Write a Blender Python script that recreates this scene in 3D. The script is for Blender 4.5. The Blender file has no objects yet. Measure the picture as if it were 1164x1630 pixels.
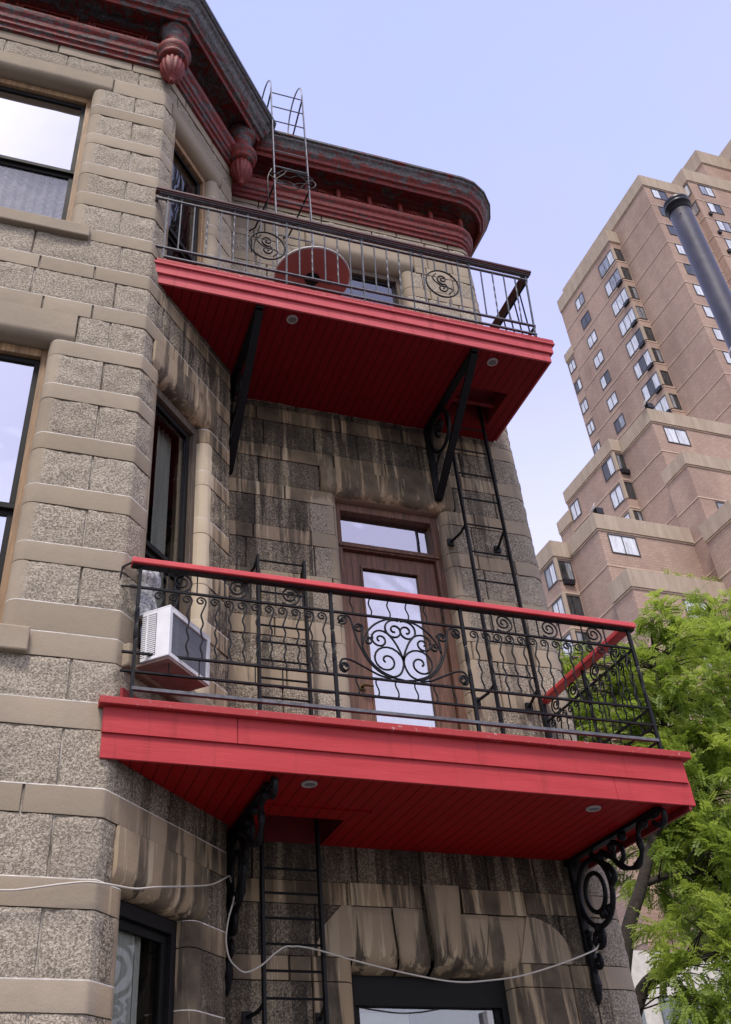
import bpy, math, random
from math import sin, cos, pi, radians, sqrt, atan2
from mathutils import Vector, Matrix, noise
random.seed(7)
SC = bpy.context.scene
COL = SC.collection
# ---------------------------------------------------------------- camera
CAM = Vector((-0.4464, -6.6005, -2.5370))
yaw, pitch, roll, foc = 0.3093, 0.6579, -0.0396, 1524.4
F = Vector((sin(yaw)*cos(pitch), cos(yaw)*cos(pitch), sin(pitch)))
R = Vector((cos(yaw), -sin(yaw), 0)); U = R.cross(F)
R2 = cos(roll)*R + sin(roll)*U; U2 = -sin(roll)*R + cos(roll)*U
cd = bpy.data.cameras.new('camera'); cam = bpy.data.objects.new('camera', cd); COL.objects.link(cam)
cam.matrix_world = Matrix(((R2.x, U2.x, -F.x, CAM.x), (R2.y, U2.y, -F.y, CAM.y), (R2.z, U2.z, -F.z, CAM.z), (0, 0, 0, 1)))
cd.sensor_fit = 'VERTICAL'; cd.sensor_height = 24; cd.sensor_width = 24
cd.lens = foc/1630*24; cd.shift_x = 124.3/1630; cd.shift_y = -30.3/1630
cd.clip_end = 3000; cd.clip_start = 0.05
SC.camera = cam
# ---------------------------------------------------------------- sky, sun, exposure
SUN_EL, SUN_AZ = radians(58), radians(205)      # azimuth clockwise from +Y
w = bpy.data.worlds.new('World'); SC.world = w; w.use_nodes = True
nt = w.node_tree; nt.nodes.clear(); N = nt.nodes.new; Lk = nt.links.new
out = N('ShaderNodeOutputWorld'); bg = N('ShaderNodeBackground'); bg2 = N('ShaderNodeBackground'); add = N('ShaderNodeAddShader')
sky = N('ShaderNodeTexSky'); sky.sky_type = 'NISHITA'; sky.sun_disc = False
sky.sun_elevation = SUN_EL; sky.sun_rotation = SUN_AZ; sky.air_density = 1.0; sky.dust_density = 2.0; sky.ozone_density = 1.0
bg.inputs['Strength'].default_value = 0.05
tc = N('ShaderNodeTexCoord'); sx = N('ShaderNodeSeparateXYZ'); Lk(tc.outputs['Generated'], sx.inputs[0])
cr = N('ShaderNodeValToRGB'); e = cr.color_ramp.elements
e[0].position = 0.0; e[0].color = (0.86, 0.84, 0.94, 1); e[1].position = 1.0; e[1].color = (0.42, 0.44, 0.76, 1)
m_ = cr.color_ramp.elements.new(0.42); m_.color = (0.79, 0.77, 0.95, 1)
m_ = cr.color_ramp.elements.new(0.72); m_.color = (0.50, 0.51, 0.86, 1)
ns = N('ShaderNodeTexNoise'); ns.inputs['Scale'].default_value = 2.2; ns.inputs['Detail'].default_value = 4
Lk(tc.outputs['Generated'], ns.inputs['Vector'])
ma = N('ShaderNodeMath'); ma.operation = 'MULTIPLY_ADD'; ma.inputs[1].default_value = 0.16; Lk(ns.outputs['Fac'], ma.inputs[0])
sb = N('ShaderNodeMath'); sb.operation = 'SUBTRACT'; sb.inputs[1].default_value = 0.08; Lk(sx.outputs['Z'], sb.inputs[0]); Lk(sb.outputs[0], ma.inputs[2])
Lk(ma.outputs[0], cr.inputs['Fac'])
n2 = N('ShaderNodeTexNoise'); n2.inputs['Scale'].default_value = 1.6; n2.inputs['Detail'].default_value = 5; n2.inputs['Roughness'].default_value = 0.6; Lk(tc.outputs['Generated'], n2.inputs['Vector'])
mr = N('ShaderNodeMapRange'); mr.inputs[1].default_value = 0.38; mr.inputs[2].default_value = 0.66; Lk(n2.outputs['Fac'], mr.inputs[0])
hx = N('ShaderNodeMix'); hx.data_type = 'RGBA'; hx.inputs[6].default_value = (0.94, 0.995, 1.0, 1); hx.inputs[7].default_value = (1.06, 0.97, 0.985, 1); Lk(mr.outputs[0], hx.inputs[0])
mu = N('ShaderNodeMix'); mu.data_type = 'RGBA'; mu.blend_type = 'MULTIPLY'; mu.inputs[0].default_value = 1.0; Lk(cr.outputs['Color'], mu.inputs[6]); Lk(hx.outputs[2], mu.inputs[7])
Lk(sky.outputs[0], bg.inputs['Color']); Lk(mu.outputs[2], bg2.inputs['Color']); bg2.inputs['Strength'].default_value = 0.94
Lk(bg.outputs[0], add.inputs[0]); Lk(bg2.outputs[0], add.inputs[1]); Lk(add.outputs[0], out.inputs[0])
sd = bpy.data.lights.new('sun', 'SUN'); sd.energy = 2.7; sd.angle = radians(14); sd.color = (1, 0.93, 0.83)
so = bpy.data.objects.new('sun', sd); COL.objects.link(so)
S = Vector((sin(SUN_AZ)*cos(SUN_EL), cos(SUN_AZ)*cos(SUN_EL), sin(SUN_EL)))
so.rotation_euler = S.to_track_quat('Z', 'Y').to_euler()
SC.view_settings.view_transform = 'Standard'; SC.view_settings.look = 'None'; SC.view_settings.exposure = 0.33; SC.view_settings.gamma = 1
SC.view_settings.use_curve_mapping = False
# ---------------------------------------------------------------- materials
class NB:
    def __init__(s, name):
        s.m = bpy.data.materials.new(name); s.m.use_nodes = True; s.t = s.m.node_tree; s.t.nodes.clear()
        s.o = s.t.nodes.new('ShaderNodeOutputMaterial')
    def n(s, kind, **kw):
        nd = s.t.nodes.new('ShaderNode'+kind)
        for k, v in kw.items():
            if k in nd.inputs.keys(): s.set(nd, k, v)
            else: setattr(nd, k, v)
        return nd
    def set(s, nd, k, v):
        if isinstance(v, bpy.types.NodeSocket): s.t.links.new(v, nd.inputs[k])
        else:
            if isinstance(v, tuple) and len(v) == 3 and nd.inputs[k].type == 'RGBA': v = v+(1,)
            nd.inputs[k].default_value = v
    def math(s, op, a, b=0.0, c=0.0):
        nd = s.t.nodes.new('ShaderNodeMath'); nd.operation = op
        for i, v in enumerate((a, b, c)):
            if isinstance(v, bpy.types.NodeSocket): s.t.links.new(v, nd.inputs[i])
            else: nd.inputs[i].default_value = v
        return nd.outputs[0]
    def mix(s, f, a, b):
        nd = s.t.nodes.new('ShaderNodeMix'); nd.data_type = 'RGBA'
        for k, v in ((0, f), (6, a), (7, b)):
            if isinstance(v, bpy.types.NodeSocket): s.t.links.new(v, nd.inputs[k])
            else: nd.inputs[k].default_value = v+(1,) if isinstance(v, tuple) else v
        return nd.outputs[2]
    def obj(s, sc=(1, 1, 1), rot=(0, 0, 0)):
        t = s.n('TexCoord'); mp = s.n('Mapping'); s.t.links.new(t.outputs['Object'], mp.inputs[0])
        mp.inputs['Scale'].default_value = sc; mp.inputs['Rotation'].default_value = rot
        return mp.outputs[0]
    def noise(s, vec, scale, detail=3, rough=0.5, dist=0.0):
        nd = s.n('TexNoise', Scale=scale, Detail=detail, Roughness=rough, Distortion=dist); s.t.links.new(vec, nd.inputs['Vector'])
        return nd.outputs['Fac']
    def ramp(s, f, a, b):
        nd = s.n('MapRange'); s.set(nd, 0, f); nd.inputs[1].default_value = a; nd.inputs[2].default_value = b; nd.clamp = True
        return nd.outputs[0]
    def surf(s, col, rough=0.6, metal=0.0, spec=0.5, height=None, dist=0.01, strength=1.0, coat=0.0, **kw):
        p = s.n('BsdfPrincipled'); s.set(p, 'Base Color', col); s.set(p, 'Roughness', rough); s.set(p, 'Metallic', metal); s.set(p, 'Specular IOR Level', spec)
        if coat: s.set(p, 'Coat Weight', coat)
        if height is not None:
            b = s.n('Bump'); s.set(b, 'Height', height); b.inputs['Distance'].default_value = dist; s.set(b, 'Strength', strength)
            s.t.links.new(b.outputs[0], p.inputs['Normal'])
        s.t.links.new(p.outputs[0], s.o.inputs[0]); return s.m
def flat(name, col, rough=0.6, metal=0.0, var=0.15, vs=6, spec=0.5, bump=0.0, bs=60, scl=(1, 1, 1)):
    b = NB(name); v = b.obj(scl); f = b.noise(v, vs, 4, 0.6)
    dark = tuple(c*(1-var) for c in col); lite = tuple(min(1, c*(1+var)) for c in col)
    c = b.mix(b.ramp(f, 0.3, 0.7), dark, lite)
    r = b.math('MULTIPLY_ADD', f, 0.25, rough-0.12)
    return b.surf(c, r, metal, spec, b.noise(v, bs, 3) if bump else None, bump or 0.01)
M = {}
def mk_stone():
    b = NB('stone_masonry'); at = b.n('Attribute', attribute_name='st'); sp = b.n('SeparateColor'); b.t.links.new(at.outputs['Color'], sp.inputs[0])
    rk, ti, st = sp.outputs[0], sp.outputs[1], sp.outputs[2]
    v = b.obj()
    fine = b.noise(b.obj((1, 1, 0.9)), 78, 3, 0.6, 0.5)
    fine2 = b.noise(v, 150, 2, 0.6)
    big = b.noise(v, 1.7, 4, 0.6); mid = b.noise(v, 7, 4, 0.65)
    rockc = b.mix(ti, (0.33, 0.27, 0.195), (0.445, 0.378, 0.288))
    smoothc = b.mix(ti, (0.292, 0.236, 0.166), (0.39, 0.322, 0.238))
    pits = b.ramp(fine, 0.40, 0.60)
    rockc = b.mix(pits, b.mix(0.55, rockc, (0.085, 0.07, 0.055)), b.mix(0.42, rockc, (0.68, 0.61, 0.50)))  # dirt-dark pits and pale tips also paint relief shading into the colour
    smoothc = b.mix(b.ramp(mid, 0.25, 0.75), b.mix(0.22, smoothc, (0.16, 0.125, 0.10)), smoothc)
    smoothc = b.mix(b.math('MULTIPLY', b.ramp(fine2, 0.55, 0.75), 0.25), smoothc, (0.5, 0.45, 0.38))
    c = b.mix(rk, smoothc, rockc)
    c = b.mix(b.math('MULTIPLY', b.ramp(big, 0.35, 0.75), 0.35), c, (0.20, 0.165, 0.14))
    # run-off stains: long vertical tongues of soot and of pale washed stone
    sv = b.obj((7.5, 7.5, 0.55)); s1 = b.noise(sv, 1.0, 5, 0.62, 0.25)
    sv2 = b.obj((16, 16, 0.9)); s2 = b.noise(sv2, 1.0, 4, 0.6, 0.2)
    br = b.math('MULTIPLY', b.ramp(st, 0.1, 0.95), 0.60)
    c = b.mix(br, c, b.mix(rk, (0.385, 0.27, 0.15), (0.27, 0.20, 0.12)))
    c = b.mix(b.math('MULTIPLY', b.math('MULTIPLY', b.ramp(s2, 0.575, 0.60), b.ramp(st, 0.3, 0.8)), 0.70), c, (0.56, 0.46, 0.31))
    th = b.math('SUBTRACT', s1, b.math('MULTIPLY', st, 0.20))
    soot = b.math('MULTIPLY', b.math('SUBTRACT', 1.0, b.ramp(th, 0.325, 0.385)), b.ramp(st, 0.05, 0.55))
    soot = b.math('MULTIPLY', soot, b.math('MULTIPLY_ADD', mid, 0.5, 0.55))
    patch = b.ramp(b.noise(b.obj((1, 1, 0.8)), 1.9, 3, 0.6), 0.34, 0.56); soot = b.math('MULTIPLY', soot, b.math('MULTIPLY_ADD', patch, 0.5, 0.5))
    c = b.mix(b.math('MINIMUM', soot, 0.9), c, (0.026, 0.023, 0.021))
    relief_shade = b.math('MULTIPLY', b.math('MULTIPLY', rk, b.ramp(st, 0.1, 0.6)), 0.62)  # strength of the pit shading painted back over the stained rock
    c = b.mix(b.math('MULTIPLY', relief_shade, b.math('SUBTRACT', 1.0, pits)), c, (0.03, 0.026, 0.022))
    c = b.mix(b.math('MULTIPLY', relief_shade, b.math('MULTIPLY', b.ramp(fine, 0.54, 0.68), 0.32)), c, (0.36, 0.30, 0.225))
    c = b.mix(b.math('MULTIPLY', b.ramp(b.math('ADD', ti, b.math('MULTIPLY', s1, 0.5)), 1.35, 1.5), 0.6), c, (0.60, 0.51, 0.375))
    h = b.math('ADD', b.math('MULTIPLY', fine, b.math('MULTIPLY_ADD', rk, 1.0, 0.04)), b.math('MULTIPLY', fine2, b.math('MULTIPLY_ADD', rk, 0.12, 0.05)))
    h = b.math('ADD', h, b.math('MULTIPLY', b.noise(v, 14, 4, 0.7), 0.22))
    return b.surf(c, 0.85, 0, 0.25, h, 0.014)
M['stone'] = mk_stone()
def mk_mortar():
    b = NB('lime_mortar'); v = b.obj(); f = b.noise(v, 3.0, 4, 0.6); g = b.noise(v, 60, 2)
    c = b.mix(b.ramp(f, 0.38, 0.58), (0.10, 0.08, 0.065), (0.46, 0.42, 0.36))
    return b.surf(c, 0.95, 0, 0.1, g, 0.003)
M['mortar'] = mk_mortar()
def mk_dirty_mortar():
    b = NB('sooty_mortar'); v = b.obj(); f = b.noise(v, 4.0, 4, 0.6)
    return b.surf(b.mix(b.ramp(f, 0.4, 0.75), (0.018, 0.016, 0.014), (0.09, 0.075, 0.06)), 0.95, 0, 0.1)
M['mortar_dark'] = mk_dirty_mortar()
M['mortar_white'] = flat('bright_lime_pointing', (0.62, 0.58, 0.52), 0.95, var=0.35, vs=12)
M['white_stone'] = flat('pale_stone_band', (0.46, 0.42, 0.38), 0.85, var=0.25, vs=5, bump=0.003)
def mk_peel():
    b = NB('peeling_red_paint'); v = b.obj(); a = b.noise(b.obj((0.55, 0.55, 1.5)), 11, 6, 0.75, 0.4); g = b.noise(v, 28, 5, 0.7); at = b.n('Attribute', attribute_name='st'); sp = b.n('SeparateColor'); b.t.links.new(at.outputs['Color'], sp.inputs[0])
    w_ = sp.outputs[0]
    red = b.mix(b.ramp(g, 0.3, 0.7), (0.085, 0.008, 0.007), (0.25, 0.029, 0.020))
    th = b.math('SUBTRACT', b.math('ADD', a, b.math('MULTIPLY', g, 0.35)), b.math('MULTIPLY', w_, 0.32))
    m1 = b.math('SUBTRACT', 1.0, b.ramp(th, 0.49, 0.53))
    wood = b.mix(b.ramp(g, 0.35, 0.65), (0.032, 0.030, 0.030), (0.15, 0.145, 0.145))
    c = b.mix(m1, red, wood)
    return b.surf(c, 0.6, 0, 0.4, b.math('SUBTRACT', g, b.math('MULTIPLY', m1, 0.6)), 0.004)
M['peel'] = mk_peel()
def mk_fascia(name, a, c2, bead=0.0):
    b = NB(name); v = b.obj((0.7, 1, 5)); f = b.noise(v, 2.5, 5, 0.65); g = b.noise(b.obj((3, 3, 40)), 2.0, 3)
    c = b.mix(b.ramp(f, 0.3, 0.75), a, c2)
    sp2 = b.noise(b.obj(), 30, 3, 0.7); c = b.mix(b.math('MULTIPLY', b.ramp(sp2, 0.66, 0.74), 0.45), c, (0.20, 0.05, 0.04))
    h = g
    if bead:
        t = b.n('TexCoord'); s_ = b.n('SeparateXYZ'); b.t.links.new(t.outputs['Object'], s_.inputs[0])
        fr = b.math('FRACT', b.math('MULTIPLY', s_.outputs[0], 1/0.083)); d = b.math('ABSOLUTE', b.math('SUBTRACT', fr, 0.5))
        gr = b.ramp(d, 0.45, 0.49); c = b.mix(b.math('MULTIPLY', gr, 0.45), c, (0.03, 0.002, 0.002)); h = b.math('MULTIPLY', gr, -1.0)
        return b.surf(c, 0.6, 0, 0.2, h, 0.01)
    run = b.noise(b.obj((13, 13, 0.8)), 1.0, 4, 0.6); c = b.mix(b.math('MULTIPLY', b.ramp(run, 0.55, 0.68), 0.30), c, (0.17, 0.02, 0.02))
    return b.surf(c, 0.55, 0, 0.2, h, 0.0015)
M['fascia'] = mk_fascia('red_painted_metal', (0.40, 0.036, 0.042), (0.49, 0.056, 0.062))
M['fascia_up'] = mk_fascia('faded_red_painted_boards', (0.44, 0.066, 0.076), (0.58, 0.120, 0.130))
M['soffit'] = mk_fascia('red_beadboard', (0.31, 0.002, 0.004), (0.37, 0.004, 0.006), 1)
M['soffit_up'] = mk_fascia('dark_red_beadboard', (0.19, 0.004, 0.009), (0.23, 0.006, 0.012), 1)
M['dark_red'] = flat('dark_red_boards', (0.20, 0.012, 0.014), 0.6, var=0.3)
def mk_drip():
    b = NB('chipped_red_drip_edge'); v = b.obj(); f = b.noise(v, 26, 6, 0.75); g = b.noise(v, 7, 4)
    c = b.mix(b.ramp(b.math('ADD', f, b.math('MULTIPLY', g, 0.3)), 0.75, 0.85), (0.36, 0.028, 0.030), (0.50, 0.33, 0.29))
    c = b.mix(b.ramp(f, 0.36, 0.30), c, (0.07, 0.02, 0.02))
    return b.surf(c, 0.6, 0, 0.4, f, 0.003)
M['drip'] = mk_drip()
M['iron'] = flat('black_wrought_iron', (0.006, 0.006, 0.0075), 0.5, 0.0, 0.4, 30, 0.22, 0.001, 120)
M['iron_grey'] = flat('weathered_grey_iron', (0.085, 0.088, 0.100), 0.5, 0.0, 0.5, 22, 0.6, 0.001, 120)
M['galv'] = flat('galvanised_steel', (0.20, 0.195, 0.215), 0.5, 0.5, 0.4, 15, 0.5)
M['rail_red'] = flat('red_painted_handrail', (0.56, 0.055, 0.058), 0.4, 0, 0.12, 5)
M['rail_dark'] = flat('maroon_wood_handrail', (0.075, 0.022, 0.018), 0.45, 0, 0.4, 12, scl=(0.3, 3, 3))
def mk_wood(name, a, c2, bs=(9, 9, 0.6)):
    b = NB(name); f = b.noise(b.obj(bs), 3.0, 6, 0.7, 0.4); g = b.noise(b.obj((30, 30, 1.5)), 2.0, 4, 0.7)
    c = b.mix(b.ramp(f, 0.32, 0.68), a, c2); c = b.mix(b.math('MULTIPLY', b.ramp(g, 0.58, 0.68), 0.5), c, tuple(min(1, x*2.2) for x in c2))
    return b.surf(c, 0.6, 0, 0.4, g, 0.003)
M['door_wood'] = mk_wood('worn_brown_door_wood', (0.058, 0.029, 0.018), (0.185, 0.090, 0.056))
M['tan_wood'] = mk_wood('weathered_tan_wood', (0.16, 0.098, 0.052), (0.36, 0.22, 0.11))
M['brown_wood'] = mk_wood('brown_window_wood', (0.055, 0.04, 0.03), (0.13, 0.095, 0.068))
M['sash'] = flat('dark_sash_paint', (0.009, 0.008, 0.008), 0.6, 0, 0.3, spec=0.2)
M['grey_sash'] = flat('grey_sash_aluminium', (0.20, 0.19, 0.19), 0.5, 0.3, 0.2)
M['white_vinyl'] = flat('white_vinyl', (0.62, 0.60, 0.58), 0.5, 0, 0.1)
M['room'] = flat('unlit_room', (0.014, 0.014, 0.016), 0.9, 0, 0.3)
M['blind'] = flat('white_roller_blind', (0.78, 0.77, 0.79), 0.9, 0, 0.05, 2)
def mk_curtain(name, a, c2, sc=(60, 60, 3)):
    b = NB(name); f = b.noise(b.obj(sc), 1.0, 3, 0.6, 0.6); return b.surf(b.mix(b.ramp(f, 0.3, 0.7), a, c2), 0.95, 0, 0.1, f, 0.01)
M['lace'] = mk_curtain('grey_lace_curtain', (0.22, 0.215, 0.23), (0.60, 0.59, 0.62), (5, 5, 45))
M['curtain'] = mk_curtain('white_curtain', (0.34, 0.36, 0.39), (0.66, 0.68, 0.72), (30, 30, 1))
M['green_curtain'] = mk_curtain('pale_green_curtain', (0.50, 0.54, 0.49), (0.68, 0.71, 0.66), (22, 22, 1))
def mk_glass(name, base=0.10, tint=(1.0, 1.0, 0.98), rough=0.02, fk=1.3):
    b = NB(name); tr = b.n('BsdfTransparent'); tr.inputs[0].default_value = (*[t*0.8 for t in tint], 1)
    gl = b.n('BsdfGlossy'); gl.inputs['Roughness'].default_value = rough; gl.inputs[0].default_value = (0.95, 0.96, 1, 1)
    h = b.noise(b.obj(), 1.6, 2); bp = b.n('Bump'); bp.inputs['Distance'].default_value = 0.02; bp.inputs['Strength'].default_value = 0.25; b.set(bp, 'Height', h); b.t.links.new(bp.outputs[0], gl.inputs['Normal'])
    fr = b.n('Fresnel'); fr.inputs[0].default_value = 1.55
    f = b.math('MINIMUM', b.math('MAXIMUM', b.math('MULTIPLY_ADD', fr.outputs[0], fk, base), 0.03), 1.0)
    mx = b.n('MixShader'); b.t.links.new(f, mx.inputs[0]); b.t.links.new(tr.outputs[0], mx.inputs[1]); b.t.links.new(gl.outputs[0], mx.inputs[2]); b.t.links.new(mx.outputs[0], b.o.inputs[0]); return b.m
M['glass'] = mk_glass('window_glass')
M['glass_bright'] = mk_glass('reflective_glass', 0.40)
M['glass_sky'] = mk_glass('sky_reflecting_glass', 0.55)
M['glass_clear'] = mk_glass('clear_glass', 0.0, fk=0.06)
M['glass_dull'] = mk_glass('dull_glass', -0.05, fk=0.35)
def mk_brick():
    b = NB('tower_brick'); t = b.n('TexCoord'); s_ = b.n('SeparateXYZ'); b.t.links.new(t.outputs['Object'], s_.inputs[0])
    cb = b.n('CombineXYZ'); b.t.links.new(b.math('ADD', s_.outputs[0], s_.outputs[1]), cb.inputs[0]); b.t.links.new(s_.outputs[2], cb.inputs[1])
    br = b.n('TexBrick'); b.t.links.new(cb.outputs[0], br.inputs[0]); br.inputs['Scale'].default_value = 1.0
    br.inputs['Brick Width'].default_value = 0.46; br.inputs['Row Height'].default_value = 0.19; br.inputs['Mortar Size'].default_value = 0.016; br.inputs['Mortar Smooth'].default_value = 0.3
    for k, v in (('Color1', (0.45, 0.32, 0.255)), ('Color2', (0.39, 0.275, 0.22)), ('Mortar', (0.28, 0.21, 0.165))): br.inputs[k].default_value = v+(1,)
    f = b.noise(b.obj((1, 1, 0.35)), 0.35, 5, 0.65); c = b.mix(b.math('MULTIPLY', b.ramp(f, 0.40, 0.72), 0.55), br.outputs[0], (0.165, 0.11, 0.095))
    f2 = b.noise(b.obj((1, 1, 1)), 0.9, 4, 0.6); c = b.mix(b.math('MULTIPLY', b.ramp(f2, 0.5, 0.75), 0.35), c, (0.40, 0.255, 0.195))
    return b.surf(c, 0.9, 0, 0.2)
M['brick'] = mk_brick()
def mk_conc():
    b = NB('tan_concrete'); f = b.noise(b.obj((1.6, 1.6, 0.25)), 1.2, 5, 0.7); g = b.noise(b.obj(), 3, 4, 0.7)
    c = b.mix(b.ramp(f, 0.35, 0.7), (0.335, 0.265, 0.20), (0.45, 0.365, 0.285)); c = b.mix(b.math('MULTIPLY', b.ramp(g, 0.62, 0.7), 0.5), c, (0.16, 0.125, 0.09))
    return b.surf(c, 0.9, 0, 0.2)
M['conc'] = mk_conc()
M['line'] = flat('pale_joint_band', (0.50, 0.38, 0.29), 0.9, var=0.2, vs=1)
M['tglass_l'] = mk_glass('tower_glass', 0.30)
M['tframe'] = flat('dark_bronze_frame', (0.05, 0.045, 0.042), 0.5)
M['bark'] = flat('dark_brown_bark', (0.030, 0.023, 0.018), 0.95, var=0.5, vs=14, bump=0.01, bs=30)
def mk_leaf():
    b = NB('locust_leaf'); at = b.n('Attribute', attribute_name='st'); sp = b.n('SeparateColor'); b.t.links.new(at.outputs['Color'], sp.inputs[0])
    c = b.mix(sp.outputs[1], (0.10, 0.16, 0.02), (0.36, 0.44, 0.085)); df = b.n('BsdfPrincipled'); b.set(df, 'Base Color', c); b.set(df, 'Roughness', 0.5); b.set(df, 'Specular IOR Level', 0.35)
    tl = b.n('BsdfTranslucent'); b.set(tl, 'Color', b.mix(sp.outputs[1], (0.22, 0.34, 0.03), (0.62, 0.74, 0.12)))
    mx = b.n('MixShader'); mx.inputs[0].default_value = 0.42; b.t.links.new(df.outputs[0], mx.inputs[1]); b.t.links.new(tl.outputs[0], mx.inputs[2]); b.t.links.new(mx.outputs[0], b.o.inputs[0]); return b.m
M['leaf'] = mk_leaf()
M['pipe'] = flat('dark_grey_painted_steel', (0.035, 0.032, 0.045), 0.42, 0.3, 0.25, 5, 0.6)
M['pipe_black'] = flat('black_painted_steel', (0.012, 0.012, 0.018), 0.35, 0.2, 0.2)
M['white_paint'] = flat('white_enamel', (0.74, 0.73, 0.74), 0.45, 0, 0.08)
M['pinkish'] = flat('red_reflection_pan', (0.40, 0.27, 0.23), 0.6, 0, 0.25)  # reddish reflection on the pan's underside, painted into its colour
M['coil'] = flat('grey_condenser_fins', (0.17, 0.17, 0.19), 0.5, 0.5, 0.3, 8, scl=(1, 1, 30))
M['cable'] = flat('cream_cable', (0.50, 0.46, 0.40), 0.6, 0, 0.1)
M['black_cable'] = flat('black_cable', (0.015, 0.015, 0.015), 0.5)
M['table_under'] = flat('red_brown_table_underside', (0.50, 0.22, 0.20), 0.6, 0, 0.12, 3)
M['lens'] = flat('frosted_lamp_lens', (0.17, 0.165, 0.17), 0.5, 0, 0.4, 60)
M['lamp_ring'] = flat('brushed_lamp_ring', (0.50, 0.45, 0.45), 0.5, 0.2, 0.1)
M['flash'] = flat('grey_metal_flashing', (0.135, 0.14, 0.165), 0.45, 0.4, 0.15)
M['roofing'] = flat('tar_roofing', (0.05, 0.05, 0.05), 0.9)
M['asphalt'] = flat('asphalt', (0.045, 0.045, 0.047), 0.9, var=0.3, vs=20)
M['pave'] = flat('concrete_pavement', (0.13, 0.125, 0.12), 0.9, var=0.2, vs=3)
M['earth'] = flat('city_ground', (0.10, 0.095, 0.085), 0.95, var=0.3, vs=0.5)
M['pattern'] = mk_curtain('black_and_white_patterned_cloth', (0.01, 0.01, 0.01), (0.8, 0.8, 0.8), (26, 26, 26))
M['pale_wall'] = flat('pale_rendered_wall', (0.55, 0.52, 0.46), 0.9, var=0.15)
M['blue_glass'] = flat('blue_green_panel', (0.16, 0.19, 0.19), 0.3, 0.2, 0.2)
M['plant'] = flat('balcony_plant_leaf', (0.10, 0.17, 0.03), 0.7, var=0.6, vs=9)
M['brass'] = flat('aged_brass', (0.12, 0.08, 0.03), 0.4, 0.8)
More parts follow.
